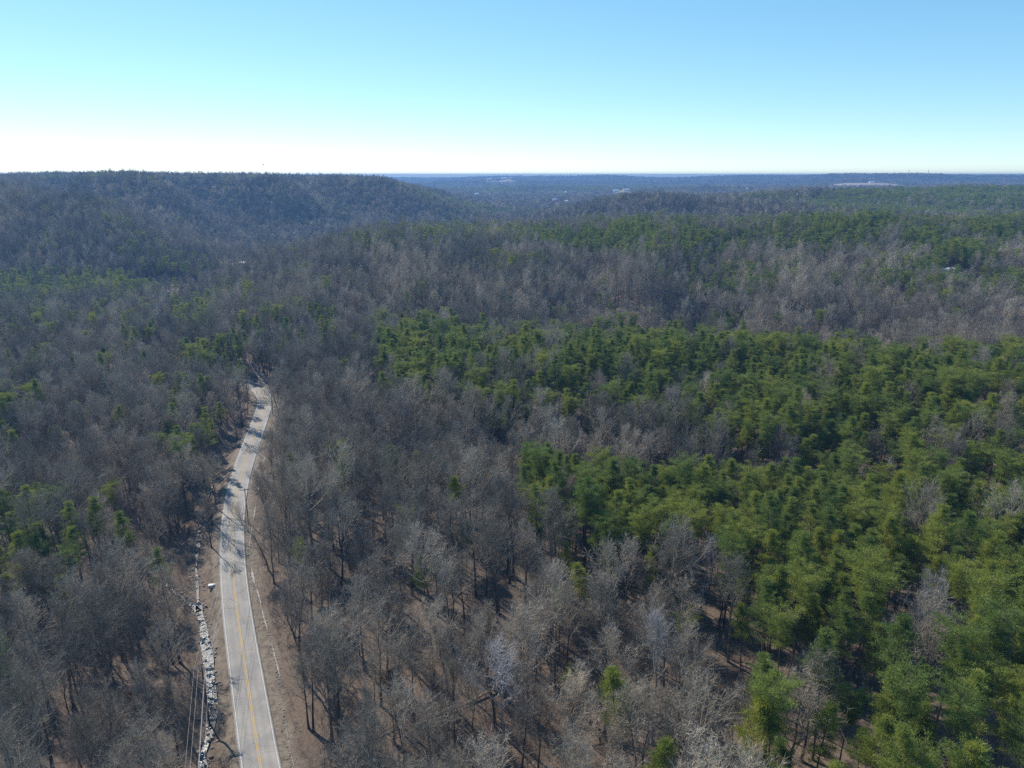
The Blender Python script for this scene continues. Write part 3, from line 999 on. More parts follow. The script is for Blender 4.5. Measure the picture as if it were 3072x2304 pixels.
P1 = tree_points(52, 900, lambda y: 4.55)
P2 = tree_points(900, 3000, lambda y: max(6.6, y / 190))
P3 = tree_points(3000, 13000, lambda y: y / 190)
P = np.concatenate([P1, P2, P3])
Z = ground_z(P[:, 0], P[:, 1])
pc = pine_chance(P[:, 0], P[:, 1], Z)
isp = rng.random(len(P)) < pc * np.where((P[:, 1] < 420) & (pc > .4), np.clip(1 + .4 * fbm(P[:, 0], P[:, 1], 24, 95), .62, 1.1), 1)
dens = np.where(isp, .97, np.where(P[:, 1] < 900, np.interp(P[:, 1], [100, 250, 600], [.50, .66, .78]), .95))
dens = dens * np.where((P[:, 1] < 900) & ~isp, 1 + .25 * fbm(P[:, 0], P[:, 1], 30, 71), 1)
keep = rng.random(len(P)) < dens
sz = np.where(isp, rng.normal(1, .13, len(P)), rng.normal(.96, .2, len(P)))
sz = np.clip(sz, .5, 1.3)
sz = np.where(P[:, 1] > 900, np.clip(sz, .6, 1.08), sz)
wide = np.maximum(1, np.where(P[:, 1] > 900, np.maximum(6.6, P[:, 1] / 190) / 5.6, 1))
wide[P[:, 1] > 900] *= 1.05
keep &= ~hidden(P[:, 0], P[:, 1], Z + 20 * sz, 10 + P[:, 1] * .004)
P, Z, isp, sz, wide = P[keep], Z[keep], isp[keep], sz[keep], wide[keep]
bad = clear_mask(P, Z, np.full(len(P), 18.0) * sz)
P, Z, isp, sz, wide = P[~bad], Z[~bad], isp[~bad], sz[~bad], wide[~bad]
print('trees', len(P), 'pines', isp.sum())


# ------------------------------------------------------------------ single trees in front, the rest as woods
def top_height(u, v_top, y, z):
    return at(u, v_top, y)[2] - z


def add_tree(name, cat, x, y, z, s, rz, trunk, crown_, label, group=None, sw=None, tilt=(0, 0)):
    r_ = bpy.data.objects.new(name, None)
    r_.location = (x, y, z); r_.rotation_euler = (tilt[0], tilt[1], rz)
    w_ = sw or s
    r_.scale = (w_, w_, s)
    C.objects.link(r_)
    tag(r_, label, cat, group)
    for nm, me in (('trunk', trunk), ('crown', crown_)):
        o = bpy.data.objects.new(nm, me); C.objects.link(o); o.parent = r_
    return r_


ORD = ['first', 'second', 'third', 'fourth', 'fifth', 'sixth', 'seventh', 'eighth', 'ninth', 'tenth', 'eleventh', 'twelfth', 'thirteenth', 'fourteenth',
       'fifteenth', 'sixteenth', 'seventeenth', 'eighteenth', 'nineteenth', 'twentieth']
HERO_XY = []
# pines that can be told apart: foot (u, v), top v, radius of crown, crown share, flat top, lean, label
HERO_PINES = [
    (636, 1405, 1188, 3.4, .62, False, (0, 0), 'tall dark green pine among bare trees on the creek side of the road bend'),
    (548, 1450, 1285, 2.6, .55, False, (0, 0), 'thin olive pine standing just down the slope from the tall dark pine by the creek'),
    (735, 1200, 1072, 3.6, .7, False, (0, 0), 'bushy pine that hides the road where it bends out of sight'),
    (702, 1185, 1085, 3.0, .6, False, (0, 0), 'pine beside the bushy one at the far road bend, crown a little lower'),
    (1238, 1665, 1520, 3.6, .34, True, (-.8, 0), 'flat topped umbrella shaped pine alone among bare trees right of the road'),
    (1400, 1700, 1565, 2.6, .55, False, (0, 0), 'small rounded bright green pine between the umbrella pine and the pine stand'),
    (1770, 1880, 1690, 3.2, .5, False, (-3.6, 0), 'leaning yellow green pine with a long bare trunk on the open slope'),
    (1715, 2200, 2030, 2.4, .35, True, (0, 0), 'sparse pine with two thin green pads near the fallen logs'),
    (963, 1035, 905, 3.0, .5, False, (0, 0), 'tall dark pine rising alone above bare woods beyond the road bend'),
    (240, 1860, 1635, 3.2, .42, True, (0, 0), 'pine with spreading high limbs on the slope left of the creek'),
    (105, 2240, 2010, 2.2, .35, False, (0, 0), 'small tufted pine low on the left slope near the corner of the photo'),
    (2050, 1960, 1845, 2.6, .5, True, (0, 0), 'low wide pine at the foot of the pine stand above the pale bare tree'),
]
for i, (u, v, vt, rm, cr, fl, bend, lab) in enumerate(HERO_PINES):
    x, y, z, _ = ray_ground(u, v)
    h_ = float(np.clip(top_height(u, vt, y, z), 9, 25))
    t_, c_ = pine_parts(pine_tree(500 + i, h_, 0, cr, rm, fl, bend=bend))
    add_tree('pine_tree', 'pine tree', x, y, z, 1, 0, t_, c_, lab, 'pines standing apart among the bare trees')
    HERO_XY.append((x, y, rm + 1.5))
HERO_BARE = [  # foot, top, fork, spread, bend, pale, wide, label
    (806, 1712, 1545, .5, .8, (-8.0, 2.5), 0, 1.0, 'dark bare tree arching from the bank over the road below the wire crossing'),
    (985, 1930, 1840, .25, 1.05, (-9.0, -1.0), 0, 1.3, 'low bare tree whose long limbs reach out across the road edge line'),
    (812, 1600, 1440, .5, .8, (-4.5, 1), 0, .9, 'forked dark bare tree on the bank above the ditch next to the arching one'),
    (1515, 2290, 1985, .55, .95, (0, 0), 1, 1.15, 'big pale barked bare tree with white upper limbs at the bottom of the slope'),
    (1958, 2230, 1790, .55, .6, (0, 0), 1, .9, 'tall slim pale bare tree at the edge of the pines beside open leaf covered ground'),
    (2100, 1850, 1640, .3, .95, (0, 0), 1, 1.1, 'spreading white limbed bare tree in a gap of the pine stand'),
    (2732, 2000, 1745, .3, .5, (.8, 0), 1, .9, 'pale bare tree, left one of two with upright limbs in the dark gap of pines'),
    (2762, 1990, 1750, .3, .55, (1.2, 0), 1, .9, 'pale bare tree, right one of two with upright limbs in the dark gap of pines'),
    (2385, 2120, 1990, .35, .8, (0, 0), 0, 1.0, 'small rounded grey bare tree in the hollow between the lower pines'),
    (1590, 1310, 1215, .35, 1.0, (0, 0), 1, 1.1, 'pale round headed bare tree at the dark foot of the middle pine ridge'),
    (280, 1745, 1560, .5, .7, (0, 0), 0, 1.0, 'grey bare tree standing beside the pine with spreading limbs left of the creek'),
]
for i, (u, v, vt, fk, sp, bend, pale, wd, lab) in enumerate(HERO_BARE):
    x, y, z, _ = ray_ground(u, v)
    h_ = float(np.clip(top_height(u, vt, y, z) / .93, 9, 26))
    (tv, tf), (kv, kf) = bare_tree(600 + i, h_, 0, fk, sp, bend, wide=wd)
    add_tree('bare_tree', 'bare tree', x, y, z, 1, 0, mesh_only('trunk', [(tv, tf, M_PALE if pale else M_BARK)]), mesh_only('crown', [(kv, kf, M_PALE if pale == 1 else M_TWIG)]), lab, 'bare trees with a shape of their own')
    HERO_XY.append((x, y, 3.0))
RUSTY = [(2497, 1790, 1660, 'tree with red brown dead foliage in the thick of the lower pine stand'),
         (2610, 1770, 1655, 'smaller red brown tree just right of the other dead one in the pines'),
         (590, 1170, 1115, 'orange brown leaved tree under the pines near the far road bend'),
         (1100, 875, 835, 'tree holding rusty brown leaves among grey woods below the far pine crest'),
         (1400, 850, 810, 'rust coloured tree near the dark hollow below the far pine crest'),
         (1500, 1000, 955, 'rust leaved tree in the dark hollow behind the middle pine ridge'),
         (330, 1110, 1060, 'brown leaved tree in the woods between the valley pine row and the left edge'),
         (2330, 1000, 950, 'brown leaved tree on the pale wooded slope above the middle pine ridge'),
         (860, 1290, 1240, 'small tan leaved tree in grey woods just right of the far road bend'),
         (1180, 2080, 2010, 'small rusty leaved tree low on the slope up and left of the fallen trunks'),
         (420, 2130, 2070, 'brown leaved sapling on the dark bank left of the power pole'),
         (2120, 1395, 1330, 'reddish brown tree in the band of bare trees between the pine ridges')]
for i, (u, v, vt, lab) in enumerate(RUSTY):
    x, y, z, _ = ray_ground(u, v)
    h_ = float(np.clip(top_height(u, vt, y, z), 5, 14))
    t_, c_ = pine_parts(pine_tree(700 + i, h_, 0, .7, 3.0, False), M_RUST, M_BARK)
    add_tree('brown_leaved_tree', 'brown tree', x, y, z, 1, 0, t_, c_, lab, 'trees with dead brown leaves')
    HERO_XY.append((x, y, 3.0))

m = np.ones(len(P), bool)
for hx, hy, rr in HERO_XY:
    m &= (P[:, 0] - hx) ** 2 + (P[:, 1] - hy) ** 2 > rr * rr
# open ground seen in front of the pines: few trees there
GAPS = [([(1950, 2080), (2290, 2110), (2300, 2304), (1950, 2304)], .75), ([(1380, 1950), (1650, 1960), (1640, 2130), (1380, 2150)], .6)]
gu, gv, _ = project(P[:, 0], P[:, 1], Z)
for poly, pr in GAPS:
    m &= ~(inpoly(gu, gv, poly) & (rng.random(len(P)) < pr))
P, Z, isp, sz, wide = P[m], Z[m], isp[m], sz[m], wide[m]
rotz = rng.uniform(0, 2 * math.pi, len(P))
tilt = rng.normal(0, .035, (len(P), 2))
var_p = rng.integers(0, len(PINE_SPEC), len(P))
var_b = rng.integers(0, len(BARE_SPEC), len(P))
SPEC_H = np.where(isp, np.array([s_[0] for s_ in PINE_SPEC])[var_p], np.array([s_[0] for s_ in BARE_SPEC])[var_b]) * sz
uc, vc, dc_ = project(P[:, 0], P[:, 1], Z + SPEC_H * .7)
_, vb_, _ = project(P[:, 0], P[:, 1], Z)
_, vt_, _ = project(P[:, 0], P[:, 1], Z + SPEC_H)
vis = (uc > -30) & (uc < 3100) & (vt_ < 2290) & (vt_ > 0)
size = np.where(vis, SPEC_H / dc_, 0)
single = np.zeros(len(P), bool)
for kind in (True, False):
    k = np.where(isp == kind)[0]
    k = k[np.argsort(-size[k])][:287 if kind else 285]
    single[k] = True
SIDE_U = np.interp(vb_, [1100, 1600, 2304, 4000], [760, 690, 780, 1000])      # where the road runs
for kind, cat, name in ((True, 'pine tree', 'pine_tree'), (False, 'bare tree', 'bare_tree')):
    for side in (0, 1):
        k = np.where(single & (isp == kind) & ((uc > SIDE_U) == bool(side)))[0]
        k = k[np.argsort(-vc[k])]
        per = 18
        for row in range(0, len(k), per):
            kk = k[row:row + per]
            kk = kk[np.argsort(uc[kk])] if side else kk[np.argsort(-uc[kk])]
            rw = row // per
            med = np.median(SPEC_H[kk])
            for j, i in enumerate(kk):
                look = ('tall' if SPEC_H[i] > med * 1.08 else 'short' if SPEC_H[i] < med * .9 else 'mid sized')
                if kind:
                    shp = ['rounded', 'slim', 'full bushy', 'flat topped', 'broad', 'pointed', 'loose crowned'][var_p[i]]
                    lab = f'{look} {shp} green pine, {ORD[j]} from road, row {rw + 1} up {"right" if side else "left"} slope'
                    t_, c_ = pine_near[var_p[i]]
                else:
                    shp = ['leafless', 'high forked', 'low forked', 'wide armed', 'narrow', 'long trunked'][var_b[i]]
                    lab = f'{look} {shp} grey bare tree, {ORD[j]} from road, row {rw + 1} up {"right" if side else "left"} slope'
                    t_, c_ = bare_near[var_b[i]]
                add_tree(name, cat, P[i, 0], P[i, 1], Z[i] - .1, sz[i], rotz[i], t_, c_, lab,
                         ('pines' if kind else 'bare trees') + (' on the slope right of the road' if side else ' on the slope left of the creek'),
                         tilt=tuple(tilt[i]))
for kind, name, coll, var, nsp, lab in ((True, 'pine_woods', COL_PINE, var_p, len(PINE_SPEC), 'green pine woods covering ridges behind the nearest pines'),
                                        (False, 'bare_woods', COL_BARE, var_b, len(BARE_SPEC), 'grey leafless winter woods covering valley sides and far hills')):
    k = np.where(~single & (isp == kind))[0]
    lod = np.where(P[k, 1] < 430, 0, np.where(P[k, 1] < 1000, 1, 2))
    n = len(k)
    w_ = sz[k] * wide[k]
    hz = sz[k] * np.interp(P[k, 1], [0, 3000, 8000], [1, 1.05, 1.15])
    scatter(name, np.stack([P[k, 0], P[k, 1], Z[k] - .1], 1), np.stack([w_, w_, hz], 1),
            np.stack([tilt[k, 0] * (lod < 2), tilt[k, 1] * (lod < 2), rotz[k]], 1), var[k] + nsp * lod, coll, lab)

# undergrowth of saplings and brush
U = np.concatenate([tree_points(52, 330, lambda y: 2.5), tree_points(330, 760, lambda y: 4.6)])
UZ = ground_z(U[:, 0], U[:, 1])
kp = (rng.random(len(U)) < .72 + .4 * fbm(U[:, 0], U[:, 1], 25, 91)) & ~hidden(U[:, 0], U[:, 1], UZ + 5, 12)
U, UZ = U[kp], UZ[kp]
dr_ = dist_line(U[:, 0], U[:, 1], ROAD_S)
bd = (dr_ < 4.1) | (dist_line(U[:, 0], U[:, 1], CREEK_S) < 2.4) | (dist_line(U[:, 0], U[:, 1], DITCH_S) < .8)
for cx, cy_, rx, ry in CLEAR:
    bd |= ((U[:, 0] - cx) / rx) ** 2 + ((U[:, 1] - cy_) / ry) ** 2 < 1
U, UZ, dr_ = U[~bd], UZ[~bd], dr_[~bd]
us = rng.uniform(.5, 1.25, len(U)) * np.interp(dr_, [4.0, 6.0, 9], [.16, .5, 1])
vv = rng.integers(0, 5, len(U)) + 5 * (U[:, 1] > 260)
scatter('undergrowth', np.stack([U[:, 0], U[:, 1], UZ], 1), np.stack([us, us, us], 1), np.stack([us * 0, us * 0, rng.uniform(0, 6.28, len(U))], 1), vv, COL_BRUSH,
        'brown grey brush and saplings under the bare trees')
print('brush', len(U))

# ------------------------------------------------------------------ power line along the road
def simple(name, col, rough=.8, var=.2, scale=1.5, spec=.3, metal=0.0):
    m, nt, b = new_mat(name)
    b.inputs['Roughness'].default_value = rough
    b.inputs['Specular IOR Level'].default_value = spec
    b.inputs['Metallic'].default_value = metal
    lo = tuple(c * (1 - var) for c in col); hi = tuple(min(1, c * (1 + var)) for c in col)
    nt.links.new(ramp(nt, noise(nt, scale, 4, .6), [(.35, lo), (.65, hi)]), b.inputs['Base Color'])
    return m


M_POLE = simple('weathered_pole_wood', (.10, .085, .07), .9, .3)
M_ARM = simple('grey_crossarm_wood', (.32, .29, .26), .9, .2)
M_WIRE = simple('aluminium_wire', (.62, .62, .63), .75, .05, 1, .2)
M_PORC = simple('pale_porcelain', (.6, .6, .58), .3, .1)
M_CONC = simple('pale_concrete', (.55, .55, .54), .85, .15)
M_WHITE = simple('white_painted_metal', (.78, .78, .76), .5, .06, .6)
M_GLASSY = simple('dark_window', (.04, .045, .05), .15, .1, 1, .8)
M_DOOR = simple('brown_door', (.16, .1, .07), .6)
M_STEEL = simple('galvanised_steel', (.42, .43, .45), .5, .1, 1, .5, .5)


def sh_obj(name, sh, mat, parent=None, loc=None):
    v, f = sh.get()
    o = link_mesh(name, v, f, (mat,), parent=parent, loc=loc)
    return o


def box_sh(c, d):
    """box with centre c and size d as verts, quads"""
    c, d = np.array(c, float), np.array(d, float) / 2
    V = np.array([[sx, sy, sz_] for sz_ in (-1, 1) for sy in (-1, 1) for sx in (-1, 1)]) * d + c
    F = np.array([[0, 2, 3, 1], [4, 5, 7, 6], [0, 1, 5, 4], [1, 3, 7, 5], [3, 2, 6, 7], [2, 0, 4, 6]])
    return V, F


def box(name, c, d, mat, parent=None):
    V, F = box_sh(c, d)
    return link_mesh(name, V, F, (mat,), parent=parent)


POLES = [((-38.1, 60.5), 13.2), ((-60.9, 120.4), 13.4), ((-81.8, 202.9), 11.6), ((-108.0, 308.9), 12.6), ((-145.6, 380.1), 12.4)]
POLE_LAB = ['power pole nearest the camera beyond the bottom edge of the photo', 'tall wooden power pole with pale crossarm standing beside the white glittering creek',
            'wooden power pole on the right of the road beside the ditch, in tree shadow', 'power pole on the outside of the far road bend', 'power pole beyond the road bend behind the bushy pine']
tops = []
for i, ((px, py), hp) in enumerate(POLES):
    gz_ = float(ground_z(np.array([px]), np.array([py]))[0])
    a_, b_ = POLES[max(0, i - 1)][0], POLES[min(len(POLES) - 1, i + 1)][0]
    ang = math.atan2(b_[1] - a_[1], b_[0] - a_[0]) - math.pi / 2
    if i == 1:
        ang = 0.03
    root = empty('power_pole', (px, py, gz_), ang, POLE_LAB[i], 'power pole', 'wooden poles of the power line along the road')
    s_ = Sh(); s_.tube([(0, 0, -1), (0, 0, hp * .5), (0, 0, hp + .3)], [.2, .165, .12], 8)
    sh_obj('pole_shaft', s_, M_POLE, root)
    box('crossarm', (0, -.18, hp - .1), (3.1, .12, .15), M_ARM, root)
    box('crossarm', (0, .18, hp - .1), (3.1, .12, .15), M_ARM, root)
    for sx in (-1, 1):
        s_ = Sh(); s_.tube([(0, .3, hp - 1.1), (sx * .85, .3, hp - .18)], [.025, .025], 4)
        sh_obj('brace', s_, M_STEEL, root)
    for xo in (-1.45, -.65, .7, 1.45):
        s_ = Sh(); s_.tube([(xo, 0, hp - .03), (xo, 0, hp + .08), (xo, 0, hp + .16), (xo, 0, hp + .24)], [.03, .075, .06, .03], 6)
        sh_obj('insulator', s_, M_PORC, root)
    ca, sa = math.cos(ang), math.sin(ang)
    tops.append([(px + xo * ca, py + xo * sa, gz_ + hp + .26) for xo in (-1.45, -.65, .7, 1.45)] + [(px + .2 * ca, py + .2 * sa, gz_ + hp - 2.1)])
WL = ['wire on the outer left end of the crossarms', 'wire second from the left on the crossarms', 'wire right of the pole tops on the crossarms',
      'wire on the outer right end of the crossarms', 'lower cable fixed to the pole shafts under the crossarms']
for w in range(5):
    pts = []
    for i in range(len(POLES) - 1):
        A, B_ = np.array(tops[i][w]), np.array(tops[i + 1][w])
        L = np.linalg.norm(B_ - A)
        for t in np.linspace(0, 1, 25)[:None if i == len(POLES) - 2 else -1]:
            p = A + (B_ - A) * t
            p[2] -= 4 * t * (1 - t) * L * L / 6500
            pts.append(p)
    s_ = Sh(); s_.tube(pts, [.016 if w < 4 else .028] * len(pts), 4)
    o = sh_obj('power_wire', s_, M_WIRE)
    tag(o, 'pale overhead ' + WL[w], 'wire', 'overhead wires strung between the power poles')

# ------------------------------------------------------------------ fallen trees, roadside block, stones
FALL = [((1395, 2118), (1590, 2012), .24, 'long pale fallen trunk lying across the slope, the lower of two side by side'),
        ((1450, 2044), (1600, 1982), .2, 'pale fallen trunk lying above and parallel to the longer one')]
for u0_, v0_, u1_, v1_, rr_, lb_ in (
        (1090, 2230, 1190, 2180, .13, 'thin fallen trunk lying low on the slope between the road and the long fallen trunks'),
        (1750, 1745, 1850, 1790, .14, 'fallen trunk on the slope right of the leaning pine'),
        (1960, 1760, 2060, 1700, .12, 'pale fallen trunk below the spreading white limbed tree'),
        (1650, 2260, 1800, 2225, .16, 'fallen trunk right of the big pale barked tree near the bottom edge'),
        (2050, 2240, 2130, 2285, .14, 'fallen trunk on open leaf covered ground at the foot of the lower pines'),
        (1180, 1960, 1250, 1900, .13, 'short fallen trunk on the slope up and left of the long fallen trunks'),
        (250, 2010, 340, 2030, .15, 'tan fallen trunk on the slope left of the creek')):
    FALL.append(((u0_, v0_), (u1_, v1_), rr_, lb_))
for i, (p0, p1, rr, lab) in enumerate(FALL):
    a_ = np.array(ray_ground(*p0)[:3]); b_ = np.array(ray_ground(*p1)[:3])
    root = empty('fallen_tree', tuple(a_), 0, lab, 'fallen tree', 'fallen trunks on the slope')
    n = 9
    pts = []
    for t in np.linspace(0, 1, n):
        q = a_ + (b_ - a_) * t
        q[2] = ground_z(q[0:1], q[1:2])[0] + .3 + (.9 if i < 2 else .3) * t
        pts.append(q - a_)
    pts = np.array(pts)
    s_ = Sh(); s_.tube(pts, np.linspace(rr, rr * .55, n), 7)
    sh_obj('trunk', s_, M_LOG, root)
    r = np.random.default_rng(40 + i)
    s_ = Sh(); tw, td = [], []
    d0 = unit(pts[-1] - pts[0])
    for k in range(26 if i < 2 else 9):
        q = pts[-1] - d0 * r.random() * 4.0
        d = unit(d0 * .6 + r.normal(size=3) * np.array([.8, .8, .45]) + np.array([0, 0, .25]))
        ps, _ = curve(q, d, 2 + 2.6 * r.random(), 4, r, .25, 0)
        s_.tube(ps, np.linspace(.08, .02, 5), 3)
        for m_ in range(9):
            tt = r.random()
            tw.append(ps[0] + (ps[-1] - ps[0]) * tt); td.append(unit(d + r.normal(size=3) * .7))
    s_.tris(np.array(tw), np.array(td), 1.0, .05, r)
    sh_obj('branches', s_, M_BARK, root)

bx, by, bz, _ = ray_ground(636, 1764)
root = empty('culvert_block', (bx, by, bz), .2, 'small pale concrete box beside the road edge above the creek', 'concrete box')
box('block', (0, 0, .35), (1.5, .9, .9), M_CONC, root)
box('lid', (0, 0, .86), (1.7, 1.05, .12), M_WHITE, root)


def rock(seed):
    import bmesh
    r = random.Random(seed)
    bm = bmesh.new()
    bmesh.ops.create_icosphere(bm, subdivisions=2, radius=.5)
    for v in bm.verts:
        k_ = .8 + .35 * r.random()
        v.co.x *= k_ * 1.2; v.co.y *= k_; v.co.z *= k_ * .6
    me = bpy.data.meshes.new('rock'); bm.to_mesh(me); bm.free()
    me.materials.append(simple('creek_rock', (.26, .225, .185), .85, .5, 1.2))
    return me


COL_ROCK = model_collection('rock_model', [rock(i) for i in range(4)])


def along(line, n, spread):
    k_ = rng.uniform(0, len(line) - 1.001, n)
    i = k_.astype(int); f = (k_ - i)[:, None]
    p = line[i] * (1 - f) + line[i + 1] * f
    return p + rng.normal(0, spread, (n, 2))


RP = np.concatenate([along(CREEK_S, 1500, 1.15), along(BRANCH_S, 130, .9), along(DITCH_S, 700, .45)])
RP = RP[dist_line(RP[:, 0], RP[:, 1], ROAD_S) > 4.2]
RZ = ground_z(RP[:, 0], RP[:, 1])
near_d = dist_line(RP[:, 0], RP[:, 1], DITCH_S) < 1.6
rs = np.where(near_d, rng.uniform(.12, .4, len(RP)), rng.uniform(.12, .8, len(RP)) ** 1.4)
scatter('creek_stones', np.stack([RP[:, 0], RP[:, 1], RZ + rs * .12], 1), np.stack([rs, rs, rs], 1), rng.uniform(0, 6.28, (len(RP), 3)) * [.05, .05, 1], rng.integers(0, 4, len(RP)), COL_ROCK,
        'stones and broken rock in the creek bed and the roadside ditch')


# ------------------------------------------------------------------ houses, sheds, silo, masts
def house(name, cat, u, v, Y, w, d, hw, roof_c, wall_c, rz, label, group=None, hr=1.6, lift=0.0, wins=3):
    x, y = SITES[Y][:2] if Y in SITES else at(u, v, Y)[:2]
    z = float(ground_z(np.array([x]), np.array([y]))[0])
    root = empty(name, (x, y, z), rz, label, cat, group)
    V, F = box_sh((0, 0, hw / 2 - 1.5), (w, d, hw + 3))
    V = np.vstack([V, [[-w / 2, 0, hw + hr * .93], [w / 2, 0, hw + hr * .93]]])
    F2 = [list(q) for q in F if set(q) != {4, 5, 6, 7}] + [[6, 4, 8], [5, 7, 9]]
    link_mesh('wall', [tuple(q) for q in V], F2, (wall_c,), parent=root)
    e = .45
    R_ = [(-w / 2 - e, -d / 2 - e, hw - .25), (w / 2 + e, -d / 2 - e, hw - .25), (w / 2 + e, 0, hw + hr), (-w / 2 - e, 0, hw + hr), (-w / 2 - e, d / 2 + e, hw - .25), (w / 2 + e, d / 2 + e, hw - .25)]
    R_ += [(a, b2, c + .16) for a, b2, c in R_]
    link_mesh('roof', R_, [(0, 3, 2, 1), (3, 4, 5, 2), (6, 7, 8, 9), (9, 8, 11, 10), (0, 1, 7, 6), (4, 10, 11, 5), (0, 6, 9, 3), (3, 9, 10, 4), (1, 2, 8, 7), (2, 5, 11, 8)], (roof_c,), parent=root)
    for k in range(wins):
        fr = box('window', ((k - (wins - 1) / 2) * w / (wins + .6), -d / 2 - .03, hw * .58), (1.1, .08, 1.2), M_WHITE, root)
        box('pane', ((k - (wins - 1) / 2) * w / (wins + .6), -d / 2 - .08, hw * .58), (.86, .04, .96), M_GLASSY, fr)
    box('door', (w * .5 * (.86 if wins else 0), -d / 2 - .03, 1.02), (.95, .08, 2.05), M_DOOR, root)
    return root


RW = simple('white_metal_roof', (.80, .80, .80), .35, .08, .3, .5)
RG = simple('grey_shingle_roof', (.30, .30, .31), .8, .15)
RD = simple('dark_shingle_roof', (.10, .10, .11), .8, .15)
RB = simple('blue_metal_roof', (.06, .16, .38), .4, .1, .3, .5)
WT = simple('tan_siding', (.48, .42, .34), .8, .1)
WW = simple('white_siding', (.75, .75, .73), .7, .06)
WR = simple('red_brick_wall', (.30, .14, .10), .85, .2)
house('mobile_home', 'mobile home', 2850, 815, 'mobile', 11, 5, 2.9, RW, WW, .12, 'long low white roofed home half hidden by pines on the right hillside', None, .7, 3.5)
SITES['shed'] = (SITES['mobile'][0] - 10.5, SITES['mobile'][1] + 3, 0, 0)
house('shed', 'shed', 2812, 812, 'shed', 4.2, 3.2, 2.4, RW, WW, -.2, 'small white shed just left of the low white roofed home', None, .6, 4.0, 1)
house('farm_house', 'house', 737, 815, 838, 8, 7, 3, RD, WT, .3, 'dark roofed tan house in the clearing on the valley floor', 'farm buildings in the valley clearing', 2, 1)
house('barn', 'barn', 692, 792, 880, 8, 6, 3, RW, WW, .5, 'white roofed building at the upper left edge of the valley clearing', 'farm buildings in the valley clearing', 1.5, 4, 1)
house('barn', 'barn', 731, 796, 880, 12, 6, 3, RW, WT, -.15, 'long white roofed building just above the dark roofed house in the valley clearing', 'farm buildings in the valley clearing', 1.5, 3, 2)
FARH = 'houses scattered over the far hills'
house('white_roofed_house', 'house', 1665, 602, 'white_big', 16, 12, 6, RW, WR, .2, 'large bright white roofed house above the gorge, biggest of the far houses', FARH, 5, 4, 3)
house('white_roofed_house', 'house', 1697, 602, 'white_small', 9, 8, 3, RW, WW, -.1, 'small white house beside the large bright roofed one above the gorge', FARH, 2, 7, 2)
house('white_roofed_house', 'house', 1848, 577, 'red_a', 20, 10, 5, RW, WW, .1, 'white building at the edge of the red earth clearing', FARH, 3, 9, 3)
house('white_roofed_house', 'house', 1876, 576, 'red_b', 24, 9, 4, RW, WW, .05, 'long flat white building just right of the red earth clearing', FARH, 2, 9, 3)
house('white_roofed_house', 'house', 1430, 582, 'nose_a', 15, 10, 5, RW, WW, .1, 'white house on the left of the small far clearing beyond the mountain nose', FARH, 3, 12, 2)
house('white_roofed_house', 'house', 1467, 582, 'nose_b', 11, 9, 5, RW, WW, -.2, 'white house on the right of the small far clearing beyond the mountain nose', FARH, 3, 12, 2)
house('white_roofed_house', 'house', 1468, 538, 'sky_a', 32, 20, 8, RW, WW, 0, 'left white building of three near the blue skyline', FARH, 5, 14, 2)
house('white_roofed_house', 'house', 1512, 540, 'sky_b', 44, 20, 8, RW, WW, 0, 'middle and biggest white building of three near the blue skyline', FARH, 5, 14, 2)
house('white_roofed_house', 'house', 1530, 540, 'sky_c', 18, 14, 8, RW, WW, 0, 'right and smallest white building of three near the blue skyline', FARH, 5, 14, 2)
house('white_roofed_house', 'house', 1678, 580, 'tiny_a', 7, 7, 3, RW, WW, .3, 'tiny white house up the hill behind the large bright roofed one', FARH, 2, 10, 1)
house('white_roofed_house', 'house', 1697, 578, 'tiny_b', 9, 7, 3, RW, WW, -.3, 'tiny white house right of another one on the far wooded hill', FARH, 2, 10, 1)
house('white_roofed_house', 'house', 2172, 577, 'wood_a', 12, 8, 4, RW, WW, .2, 'white house among woods below and left of the landfill mound', FARH, 2, 10, 2)
house('white_roofed_house', 'house', 2242, 565, 'wood_b', 8, 7, 4, RW, WW, .1, 'tiny white house among woods between the skyline and a wooded ridge', FARH, 2, 11, 1)
house('blue_roofed_building', 'building', 1597, 662, 'blue', 11, 8, 4, RB, WW, .2, 'blue roofed building down in the gorge below the white silo', None, 2, 3, 2)
house('landfill_office', 'building', 2616, 539, 3900, 24, 12, 6, RW, WW, 0, 'white building on top of the bare brown mound', None, 3, .3, 3)

sx, sy, _ = at(1649, 640, 1850)
sz_ = float(ground_z(np.array([sx]), np.array([sy]))[0])
root = empty('silo', (sx, sy, sz_), 0, 'slim white silo standing in woods of the gorge below the big white roofed house', 'silo')
s_ = Sh(); s_.tube([(0, 0, -1), (0, 0, 20)], [1.9, 1.9], 20)
sh_obj('shell', s_, M_WHITE, root)
s_ = Sh(); s_.tube([(0, 0, 20), (0, 0, 20.9), (0, 0, 21.6), (0, 0, 21.9)], [2.0, 1.6, .9, .05], 20)
sh_obj('dome', s_, M_STEEL, root)

